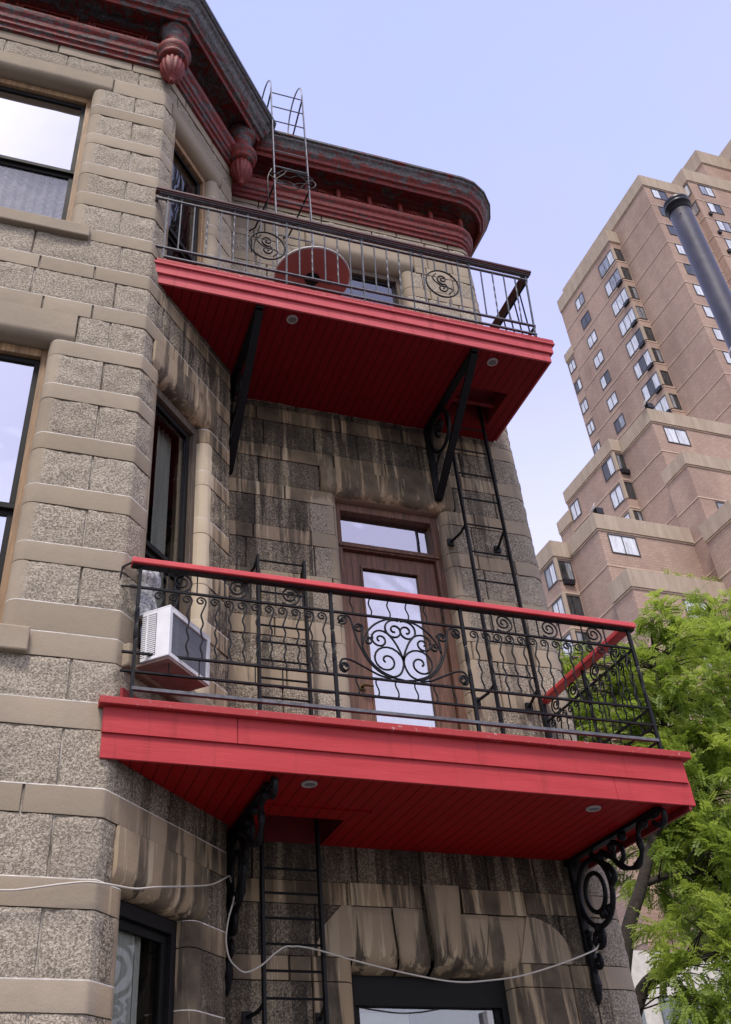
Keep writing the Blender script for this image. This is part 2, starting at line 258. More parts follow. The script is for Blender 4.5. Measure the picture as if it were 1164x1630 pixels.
# ---------------------------------------------------------------- mesh builder
class MB:
    def __init__(s): s.v = []; s.f = []; s.m = []; s.a = []; s.attr = (0, 0, 0)
    def add(s, vs, fs, mi=0, at=None):
        o = len(s.v); s.v += [tuple(v) for v in vs]; s.f += [tuple(i+o for i in f) for f in fs]; s.m += [mi]*len(fs)
        if callable(at): s.a += [at(v) for v in vs]
        elif isinstance(at, list): s.a += at
        else: s.a += [at or s.attr]*len(vs)
    def box(s, x0, x1, y0, y1, z0, z1, T=None, mi=0):
        p = [(x, y, z) for x in (x0, x1) for y in (y0, y1) for z in (z0, z1)]
        if T: p = [T(*q) for q in p]
        s.add(p, [(0, 1, 3, 2), (4, 6, 7, 5), (0, 4, 5, 1), (2, 3, 7, 6), (0, 2, 6, 4), (1, 5, 7, 3)], mi)
    def tube(s, pts, r, n=6, closed=False, mi=0, twist=0.0, cap=True, flat=None):
        P = [Vector(p) for p in pts]; k = len(P)
        if k < 2: return
        t0 = (P[1]-P[0]).normalized(); u = t0.orthogonal().normalized()
        if abs(t0.z) > 0.9: u = Vector((1, 0, 0)); u = (u-t0*u.dot(t0)).normalized()
        else: u = t0.cross(Vector((0, 0, 1))).normalized()
        vs = []; ph0 = pi/n if n == 4 else 0
        for i in range(k):
            if closed: t = (P[(i+1) % k]-P[i-1])
            else: t = P[min(i+1, k-1)]-P[max(i-1, 0)]
            if t.length < 1e-9: t = t0
            t.normalize(); u = (u-t*u.dot(t)); u.normalize(); b = t.cross(u)
            rr = r[i] if isinstance(r, (list, tuple)) else r
            tw = twist[i] if isinstance(twist, list) else 0
            for j in range(n):
                a = 2*pi*j/n+ph0+tw
                q = u*cos(a)*rr+b*sin(a)*rr
                vs.append(P[i]+q)
        fs = []
        for i in range(k if closed else k-1):
            for j in range(n):
                a, b_ = i*n+j, i*n+(j+1) % n; c = ((i+1) % k)*n+(j+1) % n; d = ((i+1) % k)*n+j
                fs.append((a, b_, c, d))
        if cap and not closed: fs += [tuple(range(n))[::-1], tuple((k-1)*n+j for j in range(n))]
        s.add(vs, fs, mi)
    def lathe(s, prof, c=(0, 0, 0), n=20, mi=0, flute=0, amp=0.0, fl=None):
        vs = []
        for (r, z) in prof:
            for j in range(n):
                a = 2*pi*j/n; rr = r
                if flute and (fl is None or fl[0] <= z <= fl[1]): rr = r*(1-amp*(0.5-0.5*cos(flute*a)))
                vs.append((c[0]+rr*cos(a), c[1]+rr*sin(a), c[2]+z))
        fs = [(i*n+j, i*n+(j+1) % n, (i+1)*n+(j+1) % n, (i+1)*n+j) for i in range(len(prof)-1) for j in range(n)]
        fs += [tuple(range(n))[::-1], tuple((len(prof)-1)*n+j for j in range(n))]
        s.add(vs, fs, mi)
    def prism(s, poly, z0, z1, mi=0, T=None):
        k = len(poly); vs = [(x, y, z0) for x, y in poly]+[(x, y, z1) for x, y in poly]
        if T: vs = [T(*v) for v in vs]
        s.add(vs, [tuple(range(k))[::-1], tuple(range(k, 2*k))]+[(i, (i+1) % k, k+(i+1) % k, k+i) for i in range(k)], mi)
    def build(s, name, mats, parent=None, smooth=False, bevel=0.0, attr=True, sharp=0):
        me = bpy.data.meshes.new(name); me.from_pydata(s.v, [], s.f)
        for m in (mats if isinstance(mats, (list, tuple)) else [mats]): me.materials.append(M[m] if isinstance(m, str) else m)
        if any(s.m): me.polygons.foreach_set('material_index', s.m)
        if attr:
            ca = me.attributes.new('st', 'FLOAT_COLOR', 'POINT'); fl = []
            for a in s.a: fl += [a[0], a[1], a[2], 1.0]
            ca.data.foreach_set('color', fl)
        if smooth: me.polygons.foreach_set('use_smooth', [True]*len(me.polygons))
        if sharp: me.set_sharp_from_angle(angle=radians(sharp))
        me.update(); o = bpy.data.objects.new(name, me); COL.objects.link(o)
        if parent: o.parent = parent
        if bevel:
            bv = o.modifiers.new('bevel', 'BEVEL'); bv.width = bevel; bv.segments = 2; bv.limit_method = 'ANGLE'; bv.angle_limit = radians(40)
        return o
def tag(o, label, cat, group=None, kind=None):
    if label: o['label'] = label
    if cat: o['category'] = cat
    if group: o['group'] = group
    if kind: o['kind'] = kind
    return o
def thing(name, label, cat, loc=(0, 0, 0), group=None):
    o = bpy.data.objects.new(name, None); COL.objects.link(o); o.empty_display_size = 0.2
    return tag(o, label, cat, group)          # every part mesh is written in world metres, so the Empty stays at the origin
def fillet(ctrl, closed=False):
    """ctrl: [(x, y, r)] -> dense polyline with arcs of radius r at the corners."""
    out = []; k = len(ctrl)
    for i, (x, y, r) in enumerate(ctrl):
        p = Vector((x, y))
        if i in (0, k-1) or r <= 0: out.append(p); continue
        a = (Vector(ctrl[i-1][:2])-p); b = (Vector(ctrl[i+1][:2])-p); la, lb = a.length, b.length; a.normalize(); b.normalize()
        ang = a.angle(b); d = min(r/math.tan(ang/2), la*0.98, lb*0.98); rr = d*math.tan(ang/2)
        c = p+(a+b).normalized()*(rr/sin(ang/2)); v0 = p+a*d-c; v1 = p+b*d-c; tot = v0.angle(v1); sg = 1 if v0.x*v1.y-v0.y*v1.x > 0 else -1
        n = max(3, int(tot/radians(15)))
        for j in range(n+1):
            t = sg*tot*j/n; out.append(c+Vector((v0.x*cos(t)-v0.y*sin(t), v0.x*sin(t)+v0.y*cos(t))))
    res = [out[0]]
    for p in out[1:]:
        if (p-res[-1]).length > 1e-4: res.append(p)
    return res
def normals(P):
    """outward normals (to the right of travel, mitred)"""
    ns = []
    for i in range(len(P)):
        seg = []
        if i > 0: t = (P[i]-P[i-1]).normalized(); seg.append(Vector((t.y, -t.x)))
        if i < len(P)-1: t = (P[i+1]-P[i]).normalized(); seg.append(Vector((t.y, -t.x)))
        n = sum(seg, Vector((0, 0))); n.normalize(); n = n/max(0.3, n.dot(seg[0])); ns.append(n)
    return ns
def sweep(mb, P, prof, at=None, mi=0, cap=True):
    ns = normals(P); k = len(prof); vs = []
    for p, n in zip(P, ns):
        for (o, z) in prof: q = p+n*o; vs.append((q.x, q.y, z))
    fs = [(i*k+j, (i+1)*k+j, (i+1)*k+j+1, i*k+j+1) for i in range(len(P)-1) for j in range(k-1)]
    if cap: fs += [tuple(range(k)), tuple((len(P)-1)*k+j for j in range(k))[::-1]]
    mb.add(vs, fs, mi, at)
def resample(P, step):
    """arc length parametrised point sampler"""
    L = [0]
    for i in range(1, len(P)): L.append(L[-1]+(P[i]-P[i-1]).length)
    return L
def arc_pts(P, L, s0, s1, step):
    out = []; n = max(1, int(round((s1-s0)/step)))
    ss = sorted(set([s0+(s1-s0)*i/n for i in range(n+1)]+[s0+0.006, s1-0.006]+[l for l in L if s0+0.004 < l < s1-0.004]))
    for s in ss:
        for i in range(1, len(L)):
            if s <= L[i]+1e-9: break
        t = (s-L[i-1])/max(1e-9, L[i]-L[i-1]); out.append((s, P[i-1].lerp(P[i], min(1, max(0, t)))))
    return out
_build = MB.build
def build2(s, name, mats, parent=None, **k):
    o = _build(s, name, mats, parent, **k)
    if parent is not None and parent.type == 'EMPTY': o.location = -parent.location
    return o
MB.build = build2
YB, BX = -1.284, 0.104; XS, YS = 1.03, -0.31; XR = 4.19
GROUND = -4.14
# ================================================================ stone townhouse
house = thing('stone_townhouse', 'grey-brown rock-faced stone townhouse with a canted bay, red cornice and two red balconies', 'house', (1.5, 0.5, GROUND))
def stone_wall(base, rads, voids, courses, stain, joints, seed, name):
    st, mo = MB(), MB(); rnd = random.Random(seed)
    Ls = [0]
    for i in range(1, len(base)): Ls.append(Ls[-1]+(Vector(base[i])-Vector(base[i-1])).length)
    def P(s, off=0):
        for i in range(1, len(Ls)):
            if s <= Ls[i]+1e-9: break
        a, b = Vector(base[i-1]), Vector(base[i]); t = (b-a).normalized(); q = a+t*(s-Ls[i-1]); return q+Vector((t.y, -t.x))*off
    for ci, (z0, z1, kind) in enumerate(courses):
        vs = [v for v in voids if min(v[3], z1)-max(v[2], z0) > 0.02]; vs.sort(); cur = 0.0; ints = []; op0 = False
        for v in vs:
            if v[0] > cur: ints.append((cur, v[0], op0, v[4] == 'open'))
            cur = v[1]; op0 = v[4] == 'open'
        ints.append((cur, Ls[-1], op0, False))
        for (a, b, oa, ob) in ints:
            if b-a < 0.02: continue
            ctrl = []
            if oa: q = P(a+1e-4, -0.30); ctrl.append((q.x, q.y, 0)); q = P(a+1e-4); ctrl.append((q.x, q.y, 0.065))
            else: q = P(a+1e-4); ctrl.append((q.x, q.y, 0))
            for i, l in enumerate(Ls):
                if a+0.01 < l < b-0.01: ctrl.append((*base[i], rads[i]))
            if ob: q = P(b-1e-4); ctrl.append((q.x, q.y, 0.065)); q = P(b-1e-4, -0.30); ctrl.append((q.x, q.y, 0))
            else: q = P(b-1e-4); ctrl.append((q.x, q.y, 0))
            pl = fillet(ctrl); L = resample(pl, 0); T = L[-1]
            sweep(mo, pl, [(-0.30, z0), (-0.002, z0), (-0.002, z1), (-0.30, z1)], cap=True)
            off = a-(0.30-0.04 if oa else 0)      # filleted length -> base length, roughly
            if kind == 'S' and name == 'bay': sweep(mo, pl, [(0.0, z1-0.0045), (0.0145, z1-0.004), (0.0145, z1+0.003), (0.0, z1+0.004)], mi=1)
            cuts = [0.0]+sorted(j-off for j in joints(ci, kind, a, b, rnd) if 0.14 < j-off < T-0.14)+[T]
            for s0, s1 in zip(cuts[:-1], cuts[1:]):
                g = 0.0032; rock = kind == 'R'; h = 0.027 if rock else 0.07; tint = rnd.random(); A = arc_pts(pl, L, s0+g, s1-g, h)
                lo, hi = z0+g, z1-g; nz = max(2, int(round((hi-lo)/h))) if rock else 1
                zs = [lo+(hi-lo)*i/nz for i in range(nz+1)]
                if not rock: zs = [lo, lo+0.012, hi-0.012, hi]
                PP = [q for _, q in A]; ns = normals(PP) if len(PP) > 1 else [Vector((0, -1))]
                sd = rnd.random()*50; rows = []; at = []
                prd = 0.016 if kind == 'S' else (0.015 if rock else 0.022)
                ja = (0.30-0.04) if oa else -9; jb = T-(0.30-0.04) if ob else 99
                for zi, z in enumerate([lo]+zs+[hi]):
                    for (s_, q), n in zip(A, ns):
                        edge = min(s_-s0-g, s1-g-s_, z-lo, hi-z); ring = zi == 0 or zi == len(zs)+1 or s_ <= s0+g+1e-6 or s_ >= s1-g-1e-6
                        rk = 1.0 if rock else 0.0
                        if z < -1.085 and q.y > -0.2 and 1.70 < q.x < 3.64: rk = 0.0
                        rk *= min(1, max(0, (s_-ja-0.07)/0.04))*min(1, max(0, (jb-0.07-s_)/0.04))
                        if ring: o = -0.006
                        else:
                            o = prd
                            if rock:
                                v = Vector((q.x*9, q.y*9, z*9+sd)); o += (noise.noise(v)*0.010+noise.noise(v*3.3)*0.007)*rk-0.006*max(0, 1-edge/0.03)*rk
                            else:
                                v = Vector((q.x*5, q.y*5, z*5+sd)); o += noise.noise(v)*0.0025-0.0012*max(0, 1-edge/0.012)
                        qq = q+n*o; zz = z
                        if not ring and not rock: zz = z+noise.noise(Vector((q.x*6, q.y*6, sd)))*0.003
                        rows.append((qq.x, qq.y, zz)); tt = 2.0 if (name == 'bay' and rk < 0.5 and 0.68 < q.x < 0.86 and q.y > -0.75 and (0.3 < z < 2.76)) else tint; at.append((rk, tt, stain(q.x, q.y, z)))
                k = len(A); fs = [(i*k+j, i*k+j+1, (i+1)*k+j+1, (i+1)*k+j) for i in range(len(zs)+1) for j in range(k-1)]
                st.add(rows, fs, 0, at)
    return st, mo, P, Ls
def lintel(mb, P, s0, s1, z0, z1, stain, tint, r=0.11, proud=0.026, depth=0.30):
    pr = [(proud, z1-0.004)]+[(proud-r+r*cos(a), z0+0.004+r-r*sin(a)) for a in [i*pi/2/7 for i in range(8)]]+[(-depth, z0+0.004)]
    n = max(3, int((s1-s0)/0.05)); vs = []; at = []
    SS = [s0, s0+0.006]+[s0+(s1-s0)*i/n for i in range(1, n)]+[s1-0.006, s1]; n = len(SS)-1
    for i in range(n+1):
        s = SS[i]; e = min(i, n-i); sh = -0.012 if e == 0 else 0
        for (o, z) in pr: q = P(s, o+sh+noise.noise(Vector((s*3, z*6, tint*9)))*0.003); vs.append((q.x, q.y, z)); at.append((0.0, tint, stain(q.x, q.y, z)))
    k = len(pr); mb.add(vs, [(i*k+j, i*k+j+1, (i+1)*k+j+1, (i+1)*k+j) for i in range(n) for j in range(k-1)]+[tuple(range(k))[::-1], tuple(n*k+j for j in range(k))], 0, at)
def clamp(x, a=0.0, b=1.0): return max(a, min(b, x))
# ---- bay walls
bc = [(6.97, 7.12, 'W'), (6.74, 6.97, 'R'), (6.50, 6.74, 'S'), (6.22, 6.50, 'R'), (6.06, 6.22, 'S'), (5.73, 6.06, 'R'), (5.57, 5.73, 'S'), (5.25, 5.57, 'R'), (5.09, 5.25, 'S'),
      (4.81, 5.09, 'R'), (4.63, 4.81, 'S'), (4.31, 4.63, 'R'), (4.16, 4.31, 'S'), (3.84, 4.16, 'R'), (3.68, 3.84, 'S'), (3.37, 3.68, 'R'), (3.21, 3.37, 'S'), (2.91, 3.21, 'R'),
      (2.76, 2.91, 'S'), (2.46, 2.76, 'R'), (2.31, 2.46, 'S'), (1.98, 2.31, 'R'), (1.83, 1.98, 'S'), (1.52, 1.83, 'R'), (1.36, 1.52, 'S'), (1.05, 1.36, 'R'), (0.90, 1.05, 'S'),
      (0.61, 0.90, 'R'), (0.24, 0.61, 'S'), (-0.03, 0.24, 'R'), (-0.20, -0.03, 'S'), (-0.54, -0.20, 'R'), (-0.70, -0.54, 'S'), (-1.03, -0.70, 'R'), (-1.18, -1.03, 'S'),
      (-1.51, -1.18, 'R'), (-1.66, -1.51, 'S'), (-1.99, -1.66, 'R'), (-2.14, -1.99, 'S'), (-2.6, -2.14, 'R'), (-3.1, -2.6, 'R'), (-4.2, -3.1, 'S')]
base = [(-4.0, YB), (BX, YB), (XS, YS), (XS, 0.03)]
L1 = 4.0+BX; LD = sqrt((XS-BX)**2+(YS-YB)**2)
fw0, fw1 = 4-2.10, 4-0.58; dw0, dw1 = L1+0.25, L1+0.97
voids = [(fw0, fw1, 4.31, 6.50, 'open'), (fw0, fw1, 0.40, 2.91, 'open'), (dw0, dw1, 4.31, 6.50, 'open'), (dw0, dw1, 0.40, 2.91, 'open'), (dw0, dw1, -3.1, -1.03, 'open'),
         (fw0-0.17, fw1+0.17, 6.50, 6.74, 'lintel'), (fw0-0.17, fw1+0.17, 2.91, 3.21, 'lintel'), (dw0-0.12, dw1+0.15, 6.50, 6.74, 'lintel'), (dw0-0.12, dw1+0.15, 2.91, 3.21, 'lintel'), (dw0-0.12, dw1+0.15, -1.03, -0.70, 'lintel')]
bc2 = []
for c in bc:
    if c[:2] == (0.24, 0.61): bc2 += [(0.24, 0.405, 'S'), (0.405, 0.61, 'S')]
    else: bc2.append(c)
def bay_stain(x, y, z):
    t = clamp((x-BX-0.05)/(XS-BX)) if x > BX+0.05 else 0.0
    b = 0.04*noise.noise(Vector((x, y, z)))
    if x < BX+0.05: return clamp(b+0.02)
    s = 0.0
    if z < 3.9: s = 0.80*t+0.05
    if 2.6 < z < 3.9: s += 0.30
    if z < -0.3: s = 0.38+0.55*t+(0.2 if z < -0.9 else 0)
    if z > 3.9: s = 0.14*t
    return clamp(s+b)
def bay_joints(ci, kind, a, b, rnd):
    if kind == 'R':
        k = rnd.uniform(-0.012, 0.012); L = [4-0.155+k, 4-0.155-0.68+rnd.uniform(-.1, .1), 4-1.5, 4-2.3, 4-3.1, L1+0.22+rnd.uniform(-.03, .05)]
        if rnd.random() < 0.7: L.append(L1+0.75+rnd.uniform(-.1, .12))
        return L
    if kind == 'W': return [0.7, 1.5, 2.3, 3.0, 3.75, L1+.35, L1+.9]
    return [4-0.95+rnd.uniform(-.3, .3), 4-0.42+rnd.uniform(-.25, .15) if ci in (14, 16, 28, 33) else 4-1.7, 4-2.4, L1+0.30+rnd.uniform(-.1, .3)]
st, mo, BP, BL = stone_wall(base, [0, 0.03, 0.02, 0], voids, bc2, bay_stain, bay_joints, 5, 'bay')
for (a, b) in ((fw0, fw1),): 
    lintel(st, BP, a-0.165, b+0.165, 6.50, 6.74, bay_stain, 0.45, r=0.07); lintel(st, BP, a-0.165, b+0.165, 2.91, 3.21, bay_stain, 0.55, r=0.07)
def dstain(x, y, z): return clamp(bay_stain(x, y, z)+0.12)
lintel(st, BP, dw0-0.115, dw1+0.145, 6.50, 6.74, bay_stain, 0.6); lintel(st, BP, dw0-0.115, dw1+0.145, 2.91, 3.21, dstain, 0.7); lintel(st, BP, dw0-0.115, dw1+0.145, -1.03, -0.70, dstain, 0.6)
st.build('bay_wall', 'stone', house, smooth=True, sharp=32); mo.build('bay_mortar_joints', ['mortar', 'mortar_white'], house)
# ---- rear wall
rb0 = [(-1.235, -1.083), (-0.755, -0.60), (-0.23, -0.05), (0.38, 0.53), (0.852, 1.01), (1.308, 1.48), (1.805, 1.94), (2.258, 2.41), (2.735, 2.89), (3.19, 3.35), (3.66, 3.83), (4.12, 4.27),
      (4.60, 4.76), (5.08, 5.23), (5.55, 5.70), (6.00, 6.15), (6.44, 6.56)]
rc = [(7.04, 7.15, 'W'), (6.80, 7.04, 'R'), (6.56, 6.80, 'S')]; prev = 6.56
for (a, b) in rb0[::-1]:
    if b < prev-0.001: rc.append((b, prev, 'R'))
    rc.append((a, b, 'S')); prev = a
for a, b in ((-1.70, -1.55), (-2.15, -2.0), (-2.7, -2.5)): rc.append((b, prev, 'R')); rc.append((a, b, 'S')); prev = a
rc.append((-4.2, prev, 'R')); rc = [c for c in rc if c[1]-c[0] > 0.01]
rbase = [(XS-0.02, 0.0), (XR, 0.0), (XR, 6.0)]
X2 = lambda x: x-(XS-0.02)
rv = [(X2(2.125), X2(3.215), 0.0, 2.89, 'open'), (X2(2.12), X2(3.22), 4.27, 6.44, 'open'), (X2(1.98), X2(3.19), -3.6, -1.083, 'open'),
      (X2(1.98), X2(3.35), 2.89, 3.19, 'lintel'), (X2(2.0), X2(3.36), 6.44, 6.80, 'lintel'), (X2(1.74), X2(3.62), -1.083, -0.755, 'lintel'), (X2(2.53), X2(3.36), -0.755, -0.60, 'lintel')]
def rear_stain(x, y, z):
    b = 0.22*noise.noise(Vector((x*1.7, y, z*0.9+3)))
    if y > 0.05: return 0.05
    col = 0.5+0.5*noise.noise(Vector((x*2.6, 0.3, 0.1)))
    if z > 3.9: return clamp(0.06+b*0.5+0.14*clamp(1.6-x)+0.10*clamp((z-6.6)/0.4))
    if z > -0.25:
        s = 0.50+0.45*col+0.38*clamp((z-2.3)/1.2)
        if z < 2.0: s -= 0.16
        if x < 2.1: s += 0.14*clamp((z-1.6)/0.6)
        if 2.1 < x < 3.35 and z > 2.85: s += 0.10
        if x > 3.2: s *= 0.72
        s *= 1-clamp((x-3.55)/0.5)*0.85
        if 1.86 < x < 2.15 and z < 2.85: s *= 0.25
        return clamp(s+b)
    s = 0.78+0.25*col+0.2*clamp((z+0.75)/0.3)
    s *= 1-clamp((x-3.80)/0.25)*0.92
    return clamp(s+b)
def rear_joints(ci, kind, a, b, rnd):
    o = rnd.uniform(0, 0.5); L = []; x = 0.25+o*0.8
    while x < 5.5:
        L.append(x); x += rnd.uniform(0.42, 0.85) if kind == 'R' else rnd.uniform(0.5, 1.0)
    L = [l for l in L if l < X2(3.3)]+[X2(3.50)+rnd.uniform(-.05, .05), X2(3.86)+rnd.uniform(-.08, .03), X2(4.9), X2(5.9), X2(7)]
    if rc[ci][1] < -1.08: L = [l for l in L if not X2(1.55) < l < X2(3.8)]+[X2(1.70), X2(3.64)]
    return L
st2, mo2, RP, RL = stone_wall(rbase, [0, 0.16, 0], rv, rc, rear_stain, rear_joints, 11, 'rear')
def rs_hi(x, y, z): return clamp(rear_stain(x, y, z)+0.1)
lintel(st2, RP, X2(1.985), X2(3.345), 2.89, 3.19, rs_hi, 0.3, r=0.11); lintel(st2, RP, X2(2.005), X2(3.355), 6.44, 6.80, rear_stain, 0.7, r=0.16)
# flat arch of curved voussoirs above the ground floor window
def voussoir(xt0, xt1, xb0, xb1, zt, zb, proud, tint, r=0.14):
    n = 24 if proud > 0.1 else 7; m = 12; vs = []; at = []
    for j in range(m+1):
        t = j/m; z = zt+(zb-zt)*t
        o = proud
        if z < zb+r: o = proud-r+sqrt(max(0, r*r-(zb+r-z)**2))
        bend = 0.0 if t < 0.55 else (t-0.55)/0.45
        x0 = xt0+(xb0-xt0)*t**1.6; x1 = xt1+(xb1-xt1)*t**1.3
        for i in range(n+1):
            x = x0+0.004+(x1-x0-0.008)*i/n; e = -0.02 if i in (0, n) or j == 0 else (0.011*cos(i/n*6*pi) if proud > 0.1 else 0)
            vs.append((x, -(o+e), z)); at.append((0.0, tint, 0.38+0.5*t))
    for i in range(n+1): vs.append((vs[m*(n+1)+i][0], 0.28, zb)); at.append((0, tint, .8))
    st2.add(vs, [(j*(n+1)+i, j*(n+1)+i+1, (j+1)*(n+1)+i+1, (j+1)*(n+1)+i) for j in range(m+1) for i in range(n)], 0, at)
vx = [(1.98, 2.02, 0), (2.0, 2.30, 2.06, 2.33), (2.30, 2.53, 2.33, 2.57), (2.53, 2.80, 2.57, 2.73), (2.80, 3.035, 2.73, 2.93), (3.035, 3.34, 2.93, 3.19)]
voussoir(2.0, 2.30, 1.99, 2.33, -0.757, -1.16, 0.035, 0.35); voussoir(2.30, 2.53, 2.33, 2.57, -0.757, -1.16, 0.055, 0.6)
voussoir(2.53, 2.81, 2.57, 2.75, -0.602, -1.17, 0.105, 0.85, 0.16); voussoir(2.81, 3.035, 2.75, 2.95, -0.78, -1.16, 0.055, 0.7); voussoir(3.035, 3.34, 2.95, 3.235, -0.78, -1.16, 0.035, 0.55)
def shoulder(x0, x1, z0, z1, tint, quarter):
    # smooth shoulder stone, its outer top corner cut to a quarter round
    pts = []
    if quarter == 'R': pts = [(x0-0.10, z0), (x0+0.003, z1)]+[(x0+(x1-x0)*sin(a), z0+0.03+(z1-z0-0.03)*cos(a)) for a in [i*pi/2/8 for i in range(9)]]+[(x1, z0)]
    else: pts = [(x1, z0), (x1, z1), (x1-(x1-x0)*0.28, z1), (x0+0.06, z1-(z1-z0)*0.38), (x0, z1-(z1-z0)*0.75), (x0, z0)][::-1]
    k = len(pts); vs = [(x, -0.032, z) for x, z in pts]+[(x, 0.02, z) for x, z in pts]
    st2.add(vs, [tuple(range(k)) if quarter == 'R' else tuple(range(k)), tuple(range(k, 2*k))[::-1]]+[(i, (i+1) % k, k+(i+1) % k, k+i) for i in range(k)], 0, [(0.0, tint, 0.48)]*2*k)
shoulder(3.34, 3.66, -1.083, -0.775, 0.8, 'R'); shoulder(1.74, 2.0, -1.083, -0.757, 0.7, 'L')
st2.box(2.0, 2.53, -0.03, 0.02, -0.752, -0.602); st2.box(2.85, 3.35, -0.03, 0.02, -0.77, -0.605)
for i in range(-16, 0): st2.a[i] = (0.0, 0.4, 0.85)
st2.box(1.745, 3.615, -0.003, 0.15, -1.08, -0.605); 
for i in range(-8, 0): st2.a[i] = (1.0, 0.2, 0.98)
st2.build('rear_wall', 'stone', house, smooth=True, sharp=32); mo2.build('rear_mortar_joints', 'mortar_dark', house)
# solid core and flat roof so that the house also stands from other sides
cr_ = MB(); cr_.prism([(-4, YB+0.9), (BX-0.3, YB+0.9), (XS-0.5, YS+0.75), (XS-0.4, 0.9), (XR-0.32, 0.9), (XR-0.32, 6), (-4, 6)], GROUND-0.05, 7.9); cr_.build('core', 'room', house)
rf = MB(); rf.prism([(-4, YB+0.1), (BX-0.1, YB+0.1), (XS-0.05, YS+0.05), (XS-0.05, 0.1), (XR-0.1, 0.1), (XR-0.1, 5.9), (-4, 5.9)], 7.9, 7.99); rf.build('roof', 'roofing', house)
# ---- cornice: one profile swept round the bay, another along the rear wall
def peelat(w): return lambda v: (w+0.5*clamp((v[2]-7.72)/0.15), 0.5, 0)
prof = [(0.0, 7.10), (0.055, 7.11), (0.06, 7.16), (0.085, 7.175), (0.09, 7.22), (0.11, 7.235), (0.118, 7.30), (0.145, 7.33), (0.155, 7.355), (0.155, 7.395), (0.14, 7.40), (0.03, 7.425), (0.03, 7.73), (0.06, 7.745), (0.075, 7.78),
        (0.10, 7.80), (0.28, 7.785), (0.28, 7.70), (0.31, 7.69), (0.325, 7.74), (0.36, 7.75), (0.375, 7.79), (0.41, 7.83), (0.44, 7.90), (0.47, 7.93), (0.475, 7.965), (0.50, 7.975), (0.50, 8.01), (0.0, 8.03)]
cb_ = MB(); path = fillet([(-4, YB, 0), (BX, YB, 0), (XS, YS, 0.0), (XS, 0.3, 0)]); sweep(cb_, path, prof, at=peelat(0.40)); bcor = cb_.build('bay_cornice', 'peel', house)
cm_ = MB(); rp = fillet([(XS+0.05, 0, 0), (XR, 0, 0.22), (XR, 6, 0)]); prof2 = [(o, z-0.03 if z > 7.6 else z) for o, z in prof]
prof2 = [(o*0.92, z) for o, z in prof2]; sweep(cm_, rp, prof2, at=peelat(0.22)); rcor = cm_.build('rear_cornice', 'peel', house)
fl_ = MB(); fp = fillet([(XS+0.3, 0, 0), (XR, 0, 0.22), (XR, 5.9, 0)])
sweep(fl_, fp, [(0.34, 7.99), (0.30, 8.02), (0.22, 8.05), (0.19, 8.16), (0.16, 8.18), (0.14, 8.26), (0.10, 8.27), (0.0, 8.28)], at=(0.75, 0.5, 0)); fl_.build('upper_moulding', 'peel', house)
fl_ = MB(); sweep(fl_, fp, [(0.10, 8.27), (0.20, 8.275), (0.205, 8.41), (0.19, 8.43), (-0.2, 8.44)]); fl_.build('roof_flashing', 'flash', house)
fl_ = MB(); sweep(fl_, fillet([(-4, YB, 0), (BX, YB, 0), (XS, YS, 0.0), (XS, 0.2, 0)]), [(0.49, 8.012), (0.512, 8.012), (0.515, 8.045), (0.0, 8.06)]); fl_.build('bay_flashing', 'flash', house)
# frieze panels of the bay
for (x0, x1) in ((-3.6, -2.98), (-2.88, -2.25), (-2.15, -1.61), (-1.50, -0.87), (-0.76, -0.14)):
    p = MB(); y = YB-0.03
    for k, (i, d) in enumerate(((0, 0.035), (0.03, 0.022), (0.055, 0.03))):
        a, b, c, d_ = x0+i, x1-i, 7.475+i, 7.705-i; wd = 0.02
        for (q0, q1, q2, q3) in ((a, b, c, c+wd), (a, b, d_-wd, d_), (a, a+wd, c+wd, d_-wd), (b-wd, b, c+wd, d_-wd)): p.box(q0, q1, y-d, y+0.01, q2, q3)
    p.attr = (0.1, 0.5, 0); p.a = [(0.12, .5, 0)]*len(p.v); p.build('frieze_panel', 'peel', bcor)
def DP(t, off): q = BP(L1+t, off); return q
for (t0, t1) in ((0.16, 0.62), (0.74, 1.18)):
    p = MB()
    T = lambda s, d, z: (*DP(s, 0.03+d), z)
    for i, d in ((0, 0.035), (0.03, 0.022), (0.055, 0.03)):
        a, b, c, d_ = t0+i, t1-i, 7.475+i, 7.705-i; wd = 0.02
        for (q0, q1, q2, q3) in ((a, b, c, c+wd), (a, b, d_-wd, d_), (a, a+wd, c+wd, d_-wd), (b-wd, b, c+wd, d_-wd)): p.box(q0, q1, -0.01, d, q2, q3, T)
    p.a = [(0.12, .5, 0)]*len(p.v); p.build('frieze_panel', 'peel', bcor)
# frieze ornament of the rear cornice: rosettes between pegs
x = 1.42; k = 0
while x < 4.0:
    p = MB(); y = -0.03; cx, cz = x, 7.545
    p.tube([(cx+0.085*cos(a), y-0.012, cz+0.052*sin(a)) for a in [i*2*pi/20 for i in range(20)]], 0.015, 6, closed=True)
    p.tube([(cx+0.045*cos(a), y-0.02, cz+0.028*sin(a)) for a in [i*2*pi/14 for i in range(14)]], 0.012, 6, closed=True)
    p.tube([(cx-0.012, y-0.03, cz), (cx+0.012, y-0.035, cz)], 0.018, 6)
    for sgn in (-1, 1): p.tube([(cx+sgn*0.085, y-0.008, cz-0.02), (cx+sgn*0.12, y-0.015, cz-0.045), (cx+sgn*0.15, y-0.012, cz-0.03)], 0.013, 6)
    p.a = [(0.18, .5, 0)]*len(p.v); p.build('rosette', 'peel', rcor, smooth=True)
    p = MB(); xx = cx+0.205
    p.tube([(xx, y-0.01, 7.455), (xx, y-0.045, 7.50), (xx, y-0.05, 7.58), (xx, y-0.03, 7.66), (xx, y, 7.73)], [0.018, 0.03, 0.033, 0.026, 0.010], 8)
    p.a = [(0.1, .5, 0)]*len(p.v); p.build('peg_ornament', 'peel', rcor, smooth=True)
    x += 0.41
